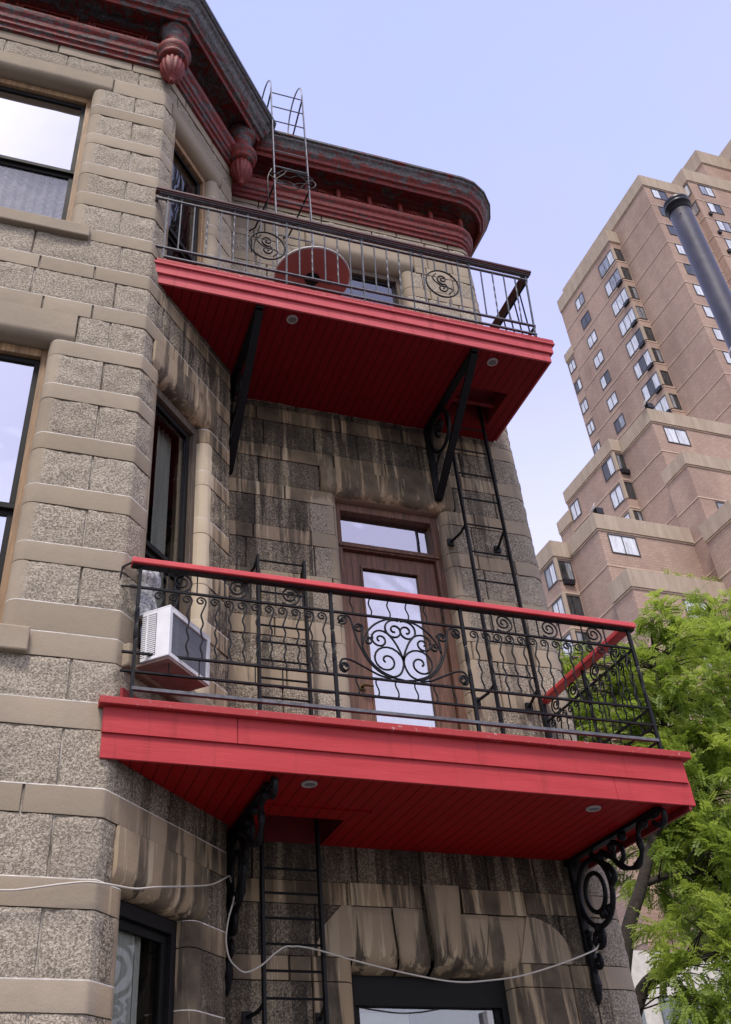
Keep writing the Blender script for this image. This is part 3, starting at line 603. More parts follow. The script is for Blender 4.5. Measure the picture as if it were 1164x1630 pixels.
# corner pendants
def pendant(cx, cy, zoff=0.0):
    p = MB(); pr = [(0.004, 6.78), (0.022, 6.785), (0.03, 6.80), (0.032, 6.83), (0.06, 6.86), (0.10, 6.91), (0.128, 6.98), (0.135, 7.05), (0.125, 7.12), (0.105, 7.155), (0.11, 7.165)]
    p.lathe([(r, z+zoff) for r, z in pr], (cx, cy, 0), 48, flute=14, amp=0.16, fl=(6.82+zoff, 7.13+zoff)); p.a = [(0.02, .9, 0)]*len(p.v); o = p.build('pendant', 'peel', bcor, smooth=True)
    p = MB(); pr = [(0.10, 7.15), (0.15, 7.165), (0.16, 7.20), (0.148, 7.225), (0.175, 7.25), (0.188, 7.30), (0.18, 7.335), (0.15, 7.345), (0.12, 7.36), (0.112, 7.44), (0.118, 7.54), (0.13, 7.56), (0.135, 7.59), (0.118, 7.61), (0.15, 7.64), (0.17, 7.68), (0.18, 7.72), (0.165, 7.76), (0.165, 7.80)]
    p.lathe([(r, z+zoff) for r, z in pr], (cx, cy, 0), 28); p.a = [(0.30 if v[2] < 7.5 else 0.6, .5, 0) for v in p.v]; p.build('pendant_collar', 'peel', o, smooth=True)
pendant(BX+0.045, YB-0.11); pendant(XS+0.10, YS-0.10)
# ---- windows
def frame_T(P, s0):   # local (s, d inward, z)
    return lambda s, d, z: (*P(s0+s, -d), z)
def window(P, s0, s1, z0, z1, dep, kind, meet=0.5, name='window', gl=('glass', 'glass')):
    w_ = s1-s0; T = frame_T(P, s0); fm = {'tan': 'tan_wood', 'brown': 'brown_wood', 'dark': 'sash'}[kind]
    m = MB(); fwid = 0.062
    for (a, b, c, d) in ((0, fwid, z0, z1), (w_-fwid, w_, z0, z1), (fwid, w_-fwid, z1-fwid*1.3, z1), (fwid, w_-fwid, z0, z0+0.05)): m.box(a, b, dep-0.02, dep+0.12, c, d, T)
    win = m.build(name, fm, house, bevel=0.004); m = MB()
    ft = fwid; i0, i1, j0, j1 = ft, w_-ft, z0+0.05, z1-fwid*1.3; sw = 0.042; zm = j0+(j1-j0)*meet
    m2 = MB()
    for (a, b, c, d, dd) in ((i0, i1, j1-0.05, j1, 0.0), (i0, i0+sw, zm, j1-0.05, 0.0), (i1-sw, i1, zm, j1-0.05, 0.0), (i0, i1, zm-0.045, zm, 0.0), (i0, i0+sw, j0, zm-0.045, 0.03), (i1-sw, i1, j0, zm-0.045, 0.03), (i0+sw, i1-sw, j0, j0+0.06, 0.03), (i0+sw, i1-sw, zm-0.09, zm-0.045, 0.03)):
        m2.box(a, b, dep+0.02+dd, dep+0.055+dd, c, d, T)
    m2.build('sash', {'tan': 'sash', 'brown': 'sash', 'dark': 'sash'}[kind], win, bevel=0.003)
    g = MB(); g.box(i0+sw, i1-sw, dep+0.035, dep+0.039, zm, j1-0.05, T); g.build('pane', gl[0], win)
    g = MB(); g.box(i0+sw, i1-sw, dep+0.062, dep+0.066, j0+0.06, zm-0.09, T); g.build('pane', gl[1], win)
    r = MB()
    r.box(0.0, w_, dep+0.13, 0.80, z1+0.03, z1+0.06, T); r.box(0.0, w_, dep+0.13, 0.80, z0-0.06, z0-0.03, T); r.box(-0.03, 0, dep+0.13, 0.80, z0, z1, T); r.box(w_, w_+0.03, dep+0.13, 0.80, z0, z1, T); r.box(0, w_, 0.78, 0.80, z0, z1, T)
    r.build('reveal_lining', 'room', win)
    return win, T, (i0+sw, i1-sw, j0, j1, zm)
def sill(P, s0, s1, z0, z1, stain, parent, proud=0.085):
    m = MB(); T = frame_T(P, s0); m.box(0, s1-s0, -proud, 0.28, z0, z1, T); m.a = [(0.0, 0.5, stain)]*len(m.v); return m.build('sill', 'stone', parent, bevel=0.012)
def drape(P, s0, s1, dep, z0, z1, amp, wl, name, mat, parent, sag=0.0):
    m = MB(); n = int((s1-s0)/0.012); vs = []
    for i in range(n+1):
        s = s0+(s1-s0)*i/n
        for z in (z0, z1): q = P(s, -(dep+amp*sin(s*2*pi/wl)+amp*0.5*sin(s*11))); vs.append((q.x, q.y, z))
    m.add(vs, [(2*i, 2*i+2, 2*i+3, 2*i+1) for i in range(n)]); return m.build(name, mat, parent, smooth=True)
D_ = 0.10
w1, T1, q = window(BP, fw0, fw1, 4.29, 6.50, D_+0.04, 'tan', 0.47, gl=('glass_sky', 'glass_dull')); sill(BP, fw0-0.17, fw1+0.155, 4.14, 4.285, 0.05, w1, 0.07)
m = MB(); m.box(q[0], q[1], D_+0.14, D_+0.15, q[4]-0.05, q[3], T1); m.build('roller_blind', 'blind', w1)
drape(BP, fw0+q[0], fw0+q[1], D_+0.17, q[2], q[4]-0.03, 0.02, 0.09, 'lace_curtain', 'lace', w1)
w2, T2, q = window(BP, fw0, fw1, 0.405, 2.91, D_+0.04, 'tan', 0.42, gl=('glass_sky', 'glass_sky')); sill(BP, fw0-0.17, fw1+0.16, 0.235, 0.40, 0.05, w2, 0.07)
m = MB(); m.box(q[0], q[1], D_+0.16, D_+0.17, q[2], q[3]-0.12, T2); m.build('roller_blind', 'blind', w2)
w3, T3, q = window(BP, dw0, dw1, 4.31, 6.50, D_, 'tan', 0.36, gl=('glass_dull', 'glass_dull'))
for a in (0.10, 0.24): drape(BP, dw0+a, dw0+a+0.07, D_+0.13, q[2]+0.35, q[3]-0.4, 0.008, 0.05, 'curtain', 'curtain', w3)
w4, T4, q = window(BP, dw0, dw1, 0.41, 2.91, D_, 'brown', 0.42, gl=('glass_dull', 'glass_dull')); sill(BP, dw0-0.2, dw1+0.22, 0.24, 0.40, 0.25, w4, 0.065)
drape(BP, dw0+0.42, dw0+0.60, D_+0.18, q[2]+0.6, q[3], 0.015, 0.06, 'curtain', 'green_curtain', w4)
w5, T5, q = window(BP, dw0, dw1, -3.1, -1.03, D_+0.02, 'dark', 0.40, gl=('glass_clear', 'glass_clear'))
drape(BP, dw0+0.03, dw0+0.40, D_+0.085, q[2], q[3]-0.02, 0.002, 0.2, 'blind', 'green_curtain', w5); drape(BP, dw0+0.45, dw0+0.50, D_+0.11, q[2], q[3], 0.008, 0.05, 'curtain', 'green_curtain', w5)
w6, T6, q = window(RP, X2(2.12), X2(3.22), 4.27, 6.44, 0.14, 'brown', 0.45)
w7, T7, q = window(RP, X2(1.98), X2(3.19), -3.6, -1.083, 0.16, 'dark', 0.02)
m = MB(); m.box(0.06, 1.15, 0.14, 0.20, -1.34, -1.083, T7); m.build('head_board', 'sash', w7)
m = MB(); m.box(0.06, 0.48, 0.24, 0.25, -3.3, -1.37, T7); m.build('blind', 'blind', w7)
m = MB(); m.box(1.02, 1.06, 0.13, 0.20, -3.5, -1.36, T7); m.build('mullion', 'white_vinyl', w7)
# ---- balcony door with transom
dT = frame_T(RP, X2(2.125)); W_ = 1.09
m = MB()
for (a, b, c, d) in ((0, 0.085, 0.02, 2.89), (W_-0.085, W_, 0.02, 2.89), (0.085, W_-0.085, 2.81, 2.89), (0.085, W_-0.085, 2.38, 2.455)): m.box(a, b, 0.12, 0.26, c, d, dT)
m.box(0.05, W_-0.05, 0.10, 0.13, 2.395, 2.425, dT)
door = m.build('door', 'door_wood', house, bevel=0.006)
m = MB()
for (a, b, c, d) in ((0.09, 0.275, 0.03, 2.375), (W_-0.275, W_-0.09, 0.03, 2.375), (0.275, W_-0.275, 2.225, 2.375), (0.275, W_-0.275, 0.03, 0.30)): m.box(a, b, 0.165, 0.215, c, d, dT)
for a in (0.255, W_-0.275): m.box(a, a+0.02, 0.155, 0.17, 0.29, 2.24, dT)
m.box(0.255, W_-0.255, 0.153, 0.168, 2.215, 2.235, dT)
m.build('door_leaf', 'door_wood', door, bevel=0.004)
m = MB(); m.box(0.272, W_-0.272, 0.185, 0.19, 0.30, 2.222, dT); m.build('pane', 'glass_bright', door)
m = MB(); m.box(0.085, W_-0.085, 0.20, 0.205, 2.455, 2.81, dT); m.build('transom_pane', 'glass_bright', door)
drape(RP, X2(2.125)+0.27, X2(2.125)+W_-0.27, 0.23, 0.3, 2.22, 0.006, 0.08, 'door_curtain', 'curtain', door)
m = MB(); m.box(0.085, W_-0.085, 0.235, 0.24, 2.455, 2.74, dT); m.build('transom_blind', 'blind', door)
m = MB(); m.box(0, W_, 0.27, 0.75, 0.02, 2.89, dT); m.build('door_lining', 'room', door)
m = MB(); m.box(W_-0.012, W_+0.012, 0.105, 0.135, 0.1, 2.80, dT); m.build('caulk_strip', 'white_vinyl', door)
m = MB(); m.tube([dT(0.17, 0.165, 1.02), dT(0.17, 0.11, 1.02)], 0.012, 8); m.tube([dT(0.17, 0.11, 1.02), dT(0.25, 0.105, 1.015)], 0.011, 8); m.lathe([(0.028, 0), (0.028, 0.008)], (0, 0, 0), 12); m.v[-24:] = [(2.295+v[0], 0.16-v[2], 1.02+v[1]) for v in m.v[-24:]]
m.build('handle', 'brass', door)
# ================================================================ curve helpers
def crom(pts, n=6):
    P = [Vector(p) for p in pts]; P = [P[0]*2-P[1]]+P+[P[-1]*2-P[-2]]; o = []
    for i in range(1, len(P)-2):
        for j in range(n):
            t = j/n; a, b, c, d = P[i-1], P[i], P[i+1], P[i+2]
            o.append(0.5*((2*b)+(c-a)*t+(2*a-5*b+4*c-d)*t*t+(3*b-a-3*c+d)*t**3))
    o.append(P[-2]); return o
def spiral(cx, cz, r0, r1, a0, turns, n=14):
    k = max(4, int(abs(turns)*n)); return [(cx+(r0+(r1-r0)*(i/k)**0.85)*cos(a0+turns*2*pi*i/k), cz+(r0+(r1-r0)*(i/k)**0.85)*sin(a0+turns*2*pi*i/k)) for i in range(k+1)]
def bar_twist(m, p0, p1, r, t0=0.3, t1=0.75, turns=5, n=4):
    k = 46; P = [Vector(p0).lerp(Vector(p1), i/k) for i in range(k+1)]; tw = []
    for i in range(k+1):
        t = i/k; u = clamp((t-t0)/(t1-t0)); tw.append(u*turns*2*pi)
    m.tube(P, r, n, twist=tw)
# ================================================================ lower balcony
lowb = thing('balcony', 'lower red balcony with ornate black scrollwork railing, in front of the brown door', 'balcony', (2.0, -0.6, -0.38))
FX0, FX1, FY, FZ = 0.062, 4.013, -1.335, -0.371
def soffit(mb, poly_left, hx0, hx1, hy0, hy1, xr, yf, z):
    mb.add([(x, y, z) for x, y in poly_left], [tuple(range(len(poly_left)))])
    mb.add([(hx0, yf, z), (hx1, yf, z), (hx1, hy0, z), (hx0, hy0, z)], [(0, 1, 2, 3)])
    if hy1 < -0.02: mb.add([(hx0, hy1, z), (hx1, hy1, z), (hx1, 0, z), (hx0, 0, z)], [(0, 1, 2, 3)])
    mb.add([(hx1, yf, z), (xr, yf, z), (xr, 0, z), (hx1, 0, z)], [(0, 1, 2, 3)])
    # hatch walls
def hatch(hx0, hx1, hy0, hy1, z, zt, parent, mat):
    m = MB(); t = 0.02
    m.box(hx0-t, hx0-0.001, hy0-t, hy1+t, z+0.002, zt); m.box(hx1+0.001, hx1+t, hy0-t, hy1+t, z+0.002, zt); m.box(hx0, hx1, hy0-t, hy0-0.001, z+0.002, zt); m.box(hx0, hx1, hy1+0.001, hy1+t, z+0.002, zt)
    m.box(hx0-t, hx1+t, hy0-t, hy1+t, zt, zt+0.02); return m.build('ladder_hatch', mat, parent)
S_ = MB(); soffit(S_, [(FX0+0.02, FY+0.02), (1.262, FY+0.02), (1.262, 0), (XS+0.01, 0), (XS+0.01, YS), (BX+0.02, YB-0.02)], 1.262, 1.80, -0.55, -0.001, FX1-0.02, FY+0.02, -0.352)
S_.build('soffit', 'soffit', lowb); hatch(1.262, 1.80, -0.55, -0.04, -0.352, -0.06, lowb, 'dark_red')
m = MB(); m.box(1.13, 1.92, -0.75, -0.735, -0.362, -0.352); m.build('soffit_batten', 'soffit', lowb)
m = MB(); m.prism([(FX0+0.03, FY+0.03), (FX1-0.03, FY+0.03), (FX1-0.03, -0.045), (XS+0.05, -0.045), (XS+0.05, YS-0.06), (BX+0.02, YB-0.06)], -0.03, 0.0); m.build('deck', 'dark_red', lowb)
def fascia(name, x0, x1, y, z0, z1, th, parent, mat, seams, lip=0.0, ret=True):
    m = MB(); prev = x0
    for sx_ in seams+[x1]: m.box(prev+(0.0012 if prev > x0 else 0), sx_-(0.0012 if sx_ < x1 else 0), y, y+th, z0, z1); prev = sx_
    if ret: m.box(x1-th, x1, y+th, -0.04, z0, z1)
    return m.build(name, mat, parent, bevel=0.003)
fascia('fascia_board', FX0, FX1-0.004, FY+0.012, FZ, -0.205, 0.02, lowb, 'fascia', [3.42]); fascia('fascia_board', FX0-0.005, FX1-0.022, FY-0.004, -0.222, -0.062, 0.02, lowb, 'fascia', [0.86, 0.865])
m = MB(); m.box(FX0-0.0, FX1-0.004, FY+0.012, FY+0.04, FZ-0.0, FZ+0.012); 
m = MB(); m.box(FX0-0.035, 4.040, FY-0.046, FY+0.05, -0.062, -0.015); m.box(3.97, 4.040, FY+0.05, -0.04, -0.062, -0.015); m.build('drip_edge', 'drip', lowb, bevel=0.005)
m = MB(); T = lambda s, d, z: (*BP(L1+s, d), z); m.box(0.03, LD-0.02, 0.035, 0.055, 0.0, 0.085, T); m.build('base_flashing', 'dark_red', lowb)
m = MB(); m.box(3.955, 3.975, FY+0.02, -0.02, -0.40, -0.352); m.build('edge_trim', 'dark_red', lowb)
def puck(x, y, z, parent):
    m = MB(); m.lathe([(0.036, -0.004), (0.036, -0.012), (0.048, -0.012), (0.052, -0.006), (0.052, 0.0)], (x, y, z), 24); o = m.build('recessed_light', 'lamp_ring', parent, smooth=True)
    m = MB(); m.lathe([(0.0355, -0.003), (0.0355, -0.008)], (x, y, z), 20); m.build('lens', 'lens', o)
puck(1.365, -1.14, -0.352, lowb); puck(3.365, -1.105, -0.352, lowb)
# ---- lower railing
YR_ = -1.326
def railing_root(parent, name='railing'):
    return None
m = MB(); m.box(0.152, 3.905, YR_-0.045, YR_+0.045, 0.945, 0.985); lr = m.build('handrail', 'rail_red', lowb, bevel=0.006)
m = MB(); m.box(3.815, 3.905, YR_+0.047, -0.03, 0.945, 0.984); lrs = m.build('handrail', 'rail_red', lowb, bevel=0.006)
def bar(parent, x0, x1, y0, y1, z, h=0.012, w_=0.02, mat='iron', name='bar'):
    m = MB(); 
    if abs(x1-x0) > abs(y1-y0): m.box(x0, x1, y0-w_/2, y0+w_/2, z-h/2, z+h/2)
    else: m.box(x0-w_/2, x0+w_/2, y0, y1, z-h/2, z+h/2)
    return m.build(name, mat, parent)
bar(lr, 0.16, 3.90, YR_, YR_, 0.937, 0.01, 0.045)
for z in (0.782, 0.310, 0.183): bar(lr, 0.135 if z < .7 else 0.155, 3.85, YR_, YR_, z)
bar(lr, 0.21, 3.85, YR_, YR_, 0.070, 0.02, 0.03, 'iron_grey')
for x in (0.213, 1.517, 2.487, 3.853):
    m = MB(); bar_twist(m, (x, YR_, -0.02), (x, YR_, 0.94), 0.0155, 0.45, 0.68, 3); m.build('post', 'iron', lr)
def wavy(x, z0, z1, amp=0.007, wl=0.115, y=0.0):
    n = int((z1-z0)/0.014); return [(x+amp*sin((z-z0)*2*pi/wl), z) for z in [z0+(z1-z0)*i/n for i in range(n+1)]]
def XZ(pts, y): return [(p[0], y, p[1]) for p in pts]
def YZ(pts, x): return [(x, p[0], p[1]) for p in pts]
def picket(parent, x, conv, hook=1):
    p = wavy(x, 0.312, 0.655); cx, cz = x-hook*0.012, 0.733; s = spiral(cx, cz, 0.036, 0.010, (-0.15*pi if hook > 0 else 1.15*pi), hook*1.35)
    p = p+[(x+hook*0.012, 0.69)]+s; m = MB(); m.tube(conv(crom([(a, b, 0) for a, b in p], 2)), 0.0062, 5); return m.build('picket', 'iron', parent, smooth=True)
cf = lambda P_: [(p[0], YR_, p[1]) for p in P_]
for i in range(13): picket(lr, 0.355+0.0918*i, cf)
for i in range(14): picket(lr, 2.575+0.0918*i, cf)
def ringscroll(parent, cx, conv, cz=0.862):
    m = MB(); m.tube(conv(spiral(cx, cz, 0.080, 0.014, -pi*0.75, 2.05, 18)), 0.0070, 5); m.build('ring_scroll', 'iron', parent, smooth=True)
for cx in (0.49, 0.862, 1.228, 2.817, 3.18, 3.545):
    ringscroll(lr, cx, cf)
for x in (0.403, 0.592, 0.777, 0.956, 1.128, 1.318, 2.73, 2.905, 3.09, 3.27, 3.455, 3.64): m = MB(); m.tube([(x, YR_, 0.782), (x, YR_, 0.94)], 0.0055, 4); m.build('stem', 'iron', lr)
for x in (0.43, 0.62, 0.98, 1.16, 2.75, 3.12, 3.48): m = MB(); m.tube([(x, YR_, 0.183), (x, YR_, 0.310)], 0.005, 4); m.build('stem', 'iron', lr)
for i in range(6):
    x = 1.665+0.1368*i
    for z0, z1 in ((0.785, 0.94), (0.187, 0.306)): m = MB(); m.tube(cf(wavy(x, z0, z1, 0.009, 0.13)), 0.0055, 5); m.build('short_picket', 'iron', lr, smooth=True)
# central motif, drawn for the left half and mirrored
MX = 2.006
def motif(pts, r=0.0075, mir=True):
    for sg in ((1, -1) if mir else (1,)):
        P_ = [(MX+sg*(p[0]-MX), YR_-0.004, p[1]) for p in pts]; m = MB(); m.tube(P_, r, 6); m.build('scroll', 'iron', lr, smooth=True)
def sp3(c): return [(p[0], p[1]) for p in crom([(a, b, 0) for a, b in c], 5)]
motif(spiral(1.585, 0.728, 0.012, 0.040, pi*0.0, -1.35, 14)[0:]+sp3([(1.60, 0.764), (1.645, 0.745), (1.668, 0.65), (1.70, 0.54), (1.765, 0.42), (1.86, 0.345), (MX, 0.316)])[1:])
motif(spiral(1.583, 0.370, 0.012, 0.038, 0.2, 1.75, 14)+sp3([(1.545, 0.375), (1.57, 0.425), (1.63, 0.425), (1.72, 0.385), (1.82, 0.338), (1.90, 0.322)])[1:])
motif(spiral(1.702, 0.675, 0.010, 0.036, pi, -1.5, 14)[0:]+sp3([(1.735, 0.690), (1.722, 0.62), (1.722, 0.53), (1.765, 0.44), (1.84, 0.368), (1.93, 0.33)])[1:])
motif([(MX-0.29*cos(a)*1.0, 0.50+0.283*sin(a)) for a in [0.18+i*(pi/2-0.18)/16 for i in range(17)]])
motif(spiral(1.885, 0.450, 0.124, 0.014, 0.05, 1.62, 18))
motif(sp3([(MX-0.002, 0.50), (MX-0.006, 0.42), (1.965, 0.355), (1.89, 0.325)]), 0.0075)
motif(sp3([(MX-0.002, 0.46), (1.992, 0.52), (1.955, 0.60), (1.915, 0.655)])+spiral(1.850, 0.605, 0.078, 0.012, 0.75, 1.55, 18)[1:])
motif(spiral(1.765, 0.585, 0.010, 0.028, pi*0.4, 1.1)+[(1.80, 0.612), (1.792, 0.64)])
motif(spiral(1.962, 0.690, 0.085, 0.012, pi*0.35, 1.62, 18))
# side railing of the lower balcony
SXR = 3.86; cs = lambda P_: [(SXR, p[0], p[1]) for p in P_]
for z in (0.782, 0.310, 0.183, 0.070): bar(lrs, SXR, SXR, YR_+0.01, -0.02, z)
for x in (-0.03, -0.66): m = MB(); bar_twist(m, (SXR, x, -0.02), (SXR, x, 0.94), 0.0155, 0.45, 0.68, 3); m.build('post', 'iron', lrs)
for i in range(13): picket(lrs, -1.235+0.093*i, cs, -1)
for cx in (-1.12, -0.82, -0.48, -0.2): ringscroll(lrs, cx, cs)
for i in range(9):
    x = -1.19+0.135*i; m = MB(); m.tube(cs(wavy(x, 0.187, 0.306, 0.009, 0.13)), 0.0055, 5); m.build('short_picket', 'iron', lrs, smooth=True)
m = MB(); m.tube([(0.155, YR_, 0.965), (0.10, YR_+0.03, 0.94), (0.085, YR_+0.04, 0.80), (0.16, YR_, 0.782)], 0.008, 5); m.build('wall_fixing', 'iron', lr)
# ---- cast iron scroll brackets under the lower balcony
def castbracket(X, parent, tip=-1.22):
    zt = -0.353; m = MB()
    m.box(X-0.045, X+0.045, -0.055, 0.0, -0.40, zt); m.box(X-0.03, X+0.03, tip, -0.01, zt-0.028, zt-0.001)
    m.box(X-0.03, X+0.03, -0.075, -0.032, -1.02, zt-0.03)
    prof_ = [(0.0, -1.34), (0.03, -1.30), (0.055, -1.22), (0.05, -1.12), (0.075, -1.05), (0.06, -0.98)]
    m.tube([(X, -0.035-0.4*a, b) for a, b in prof_], [0.010, 0.026, 0.040, 0.03, 0.04, 0.03], 8)
    o = m.build('iron_bracket', 'iron', parent, smooth=False, bevel=0.004)
    def cv(pts, r, n=8): q = MB(); q.tube([(X, a, b) for a, b in pts], r, n); q.build('scroll', 'iron', o, smooth=True)
    cy, cz = -0.285, -0.655
    for rr, th in ((0.215, 0.020), (0.125, 0.017)):
        q = MB(); q.tube([(X, cy+rr*cos(a), cz+rr*sin(a)*1.05) for a in [i*2*pi/36 for i in range(36)]], th, 8, closed=True); q.build('ring', 'iron', o, smooth=True)
    cv(sp3([(-0.50, -0.66), (-0.56, -0.62), (-0.53, -0.55), (-0.46, -0.50), (-0.40, -0.45), (-0.33, -0.40)]), 0.022)
    cv(sp3([(-0.62, -0.40), (-0.70, -0.44), (-0.72, -0.52), (-0.66, -0.56), (-0.60, -0.52), (-0.62, -0.47)]), 0.017)
    cv(sp3([(-0.46, -0.42), (-0.58, -0.50), (-0.70, -0.60), (-0.84, -0.63), (-0.93, -0.56), (-0.93, -0.46), (-0.98, -0.40), (-1.10, -0.385), (-1.20, -0.395)]), [0.02+0.006*sin(i*.9) for i in range(41)])
    cv(sp3([(-1.20, -0.37), (-1.26, -0.40), (-1.24, -0.46), (-1.18, -0.47), (-1.13, -0.43)]), 0.018)
    for k in range(7):
        t = k/6; y = -0.10-0.15*t*0+0.02*sin(k*2); z = -0.90-0.36*t
        q = MB(); q.tube([(X, -0.06, z+0.04), (X, -0.115+0.05*t, z+0.01), (X, -0.07, z-0.03)], [0.014, 0.022, 0.010], 7); q.build('leaf_ornament', 'iron', o, smooth=True)
    cv(spiral(-0.205, -0.945, 0.085, 0.015, pi*0.6, 1.5), 0.019); cv(spiral(-0.14, -1.09, 0.05, 0.012, pi*0.6, 1.2), 0.017)
    for (a, b) in ((-0.33, -0.81), (-0.42, -0.80), (-0.23, -0.88), (-0.44, -0.45), (-0.75, -0.40), (-0.60, -0.43), (-1.02, -0.40)):
        q = MB(); q.lathe([(0.004, -0.034), (0.026, -0.024), (0.034, 0), (0.026, 0.024), (0.004, 0.034)], (X, a, b), 10); q.build('boss', 'iron', o, smooth=True)
    return o
castbracket(3.79, lowb); castbracket(1.115, lowb, -1.12)
# ================================================================ upper balcony
upb = thing('balcony', 'upper faded-red balcony with plain grey iron railing below the roof cornice', 'balcony', (2.0, -0.6, 3.88))
UX0, UX1, UY, UZ = 0.134, 3.948, -1.217, 3.895
S_ = MB(); soffit(S_, [(UX0+0.02, UY+0.02), (3.26, UY+0.02), (3.26, 0), (XS+0.01, 0), (XS+0.01, YS), (0.17, UY+0.021)], 3.26, 3.745, -0.705, -0.26, UX1-0.02, UY+0.02, 3.905)
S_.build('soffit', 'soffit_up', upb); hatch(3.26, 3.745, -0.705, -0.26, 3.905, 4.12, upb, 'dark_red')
m = MB(); m.box(3.262, 3.743, -0.45, -0.41, 3.98, 4.03); m.build('hatch_joist', 'dark_red', upb)
m = MB(); m.prism([(UX0+0.03, UY+0.03), (UX1-0.03, UY+0.03), (UX1-0.03, -0.045), (XS+0.05, -0.045), (XS+0.05, YS-0.06), (BX+0.02, YB+0.02)], 4.13, 4.17); m.build('deck', 'dark_red', upb)
fascia('fascia_board', UX0, UX1, UY, UZ, 4.012, 0.02, upb, 'fascia_up', []); fascia('fascia_board', UX0-0.012, UX1+0.03, UY-0.024, 4.0, 4.10, 0.022, upb, 'fascia_up', [])
m = MB(); m.box(UX0-0.0, UX1+0.055, UY-0.045, UY+0.05, 4.10, 4.125); m.box(UX1-0.02, UX1+0.055, UY+0.05, -0.04, 4.10, 4.125); m.build('top_moulding', 'fascia_up', upb, bevel=0.004)
m = MB(); m.box(UX0+0.03, UX1+0.05, UY-0.042, UY+0.05, 4.127, 4.168); m.box(UX1-0.02, UX1+0.05, UY+0.05, -0.04, 4.127, 4.168); m.build('drip_edge', 'drip', upb, bevel=0.006)
puck(1.42, -1.10, 3.905, upb); puck(3.40, -1.07, 3.905, upb)
def ury(z): return -1.2486-(z-4.18)*0.094/0.83
m = MB(); a = [(0.098, 5.012), (3.885, 5.012)]
T = lambda x, d, z: (x, -1.342+d, z)
m.box(0.095, 3.875, -0.038, 0.038, 4.985, 5.012, T); m.box(0.095, 3.872, -0.028, 0.028, 4.968, 4.985, T); ur = m.build('handrail', 'rail_dark', upb, bevel=0.006)
m = MB(); m.box(3.80, 3.872, -1.300, -0.04, 4.985, 5.010); urs = m.build('handrail', 'rail_dark', upb, bevel=0.006)
bar(ur, 0.13, 3.86, -1.338, -1.338, 4.962, 0.012, 0.04, 'iron_grey'); 
for z, h in ((4.905, 0.014), (4.310, 0.014), (4.205, 0.014)): bar(ur, 0.10 if z != 4.205 else 0.215, 3.835, ury(z), ury(z), z, h, 0.024, 'iron_grey')
long_ = (0, 5, 9, 14, 15, 20, 24, 29); 
for k in range(30):
    x = 0.214+0.1243*k
    if k in (7, 8, 21, 22): segs = ((4.31, 4.42), (4.76, 4.905))
    else: segs = ((4.18 if k in (0, 4, 6, 9, 14, 15, 19, 24, 29) else 4.31, 4.975 if k in (0, 1, 5, 6, 9, 10, 14, 15, 19, 20, 23, 24, 29) else 4.905),)
    for (z0, z1) in segs:
        m = MB(); r = 0.0105 if k in (0, 9, 15, 24, 29) else 0.008
        if k in (3, 5, 11, 13, 17, 18, 26, 28) : bar_twist(m, (x, ury(z0), z0), (x, ury(z1), z1), r, 0.15, 0.85, 7)
        else: m.tube([(x, ury(z0), z0), (x, ury(z1), z1)], r, 4)
        m.build('baluster', 'iron_grey', ur)
for cx in (0.285, 0.91, 1.40, 2.023, 2.641, 3.137):
    m = MB(); m.tube([(cx+0.046*cos(a), ury(4.938+0.0*sin(a)), 4.938+0.026*sin(a)) for a in [i*2*pi/20 for i in range(20)]], 0.0055, 5, closed=True); m.build('oval_ring', 'iron_grey', ur, smooth=True)
for cx in (1.147, 2.885):
    cz = 4.60; m = MB(); m.tube([(cx+0.168*cos(a), ury(cz+0.16*sin(a))-0.004, cz+0.165*sin(a)) for a in [i*2*pi/36 for i in range(36)]], 0.0085, 6, closed=True); m.build('ring', 'iron', ur, smooth=True)
    m = MB(); s = spiral(cx-0.012, cz-0.058, 0.056, 0.008, pi*0.65, -1.5)[::-1]+spiral(cx+0.012, cz+0.058, 0.056, 0.008, -pi*0.35-pi*0.0, 1.5)
    up_ = spiral(cx+0.0, cz+0.055, 0.062, 0.010, -pi*0.5, -1.45); dn = spiral(cx, cz-0.055, 0.062, 0.010, pi*0.5, -1.45)
    m.tube([(p[0], ury(p[1])-0.006, p[1]) for p in up_[::-1]+dn[1:]], 0.008, 6); m.build('s_scroll', 'iron', ur, smooth=True)
    m = MB(); m.tube([(p[0], ury(p[1])-0.006, p[1]) for p in sp3([(cx-0.06, cz+0.115), (cx-0.10, cz+0.05), (cx-0.03, cz-0.02), (cx+0.10, cz-0.05), (cx+0.06, cz-0.12)])], 0.006, 6); m.build('scroll', 'iron', ur, smooth=True)
for z in (4.905, 4.310, 4.205): bar(urs, 3.835, 3.835, ury(z)+0.012, -0.04, z, 0.014, 0.024, 'iron')
for i in range(10):
    y = -0.10-0.118*i; m = MB(); m.tube([(3.835, y, 4.205), (3.835, y-0.0, 4.905)], 0.0078, 4); m.build('baluster', 'iron', urs)
m = MB(); m.tube([(3.835, -0.05, 4.17), (3.835, -0.05, 4.98)], 0.012, 4); m.build('post', 'iron', urs)
m = MB(); m.box(0.10, 0.13, -1.345, -1.20, 4.895, 4.912); m.build('wall_fixing', 'iron_grey', ur)
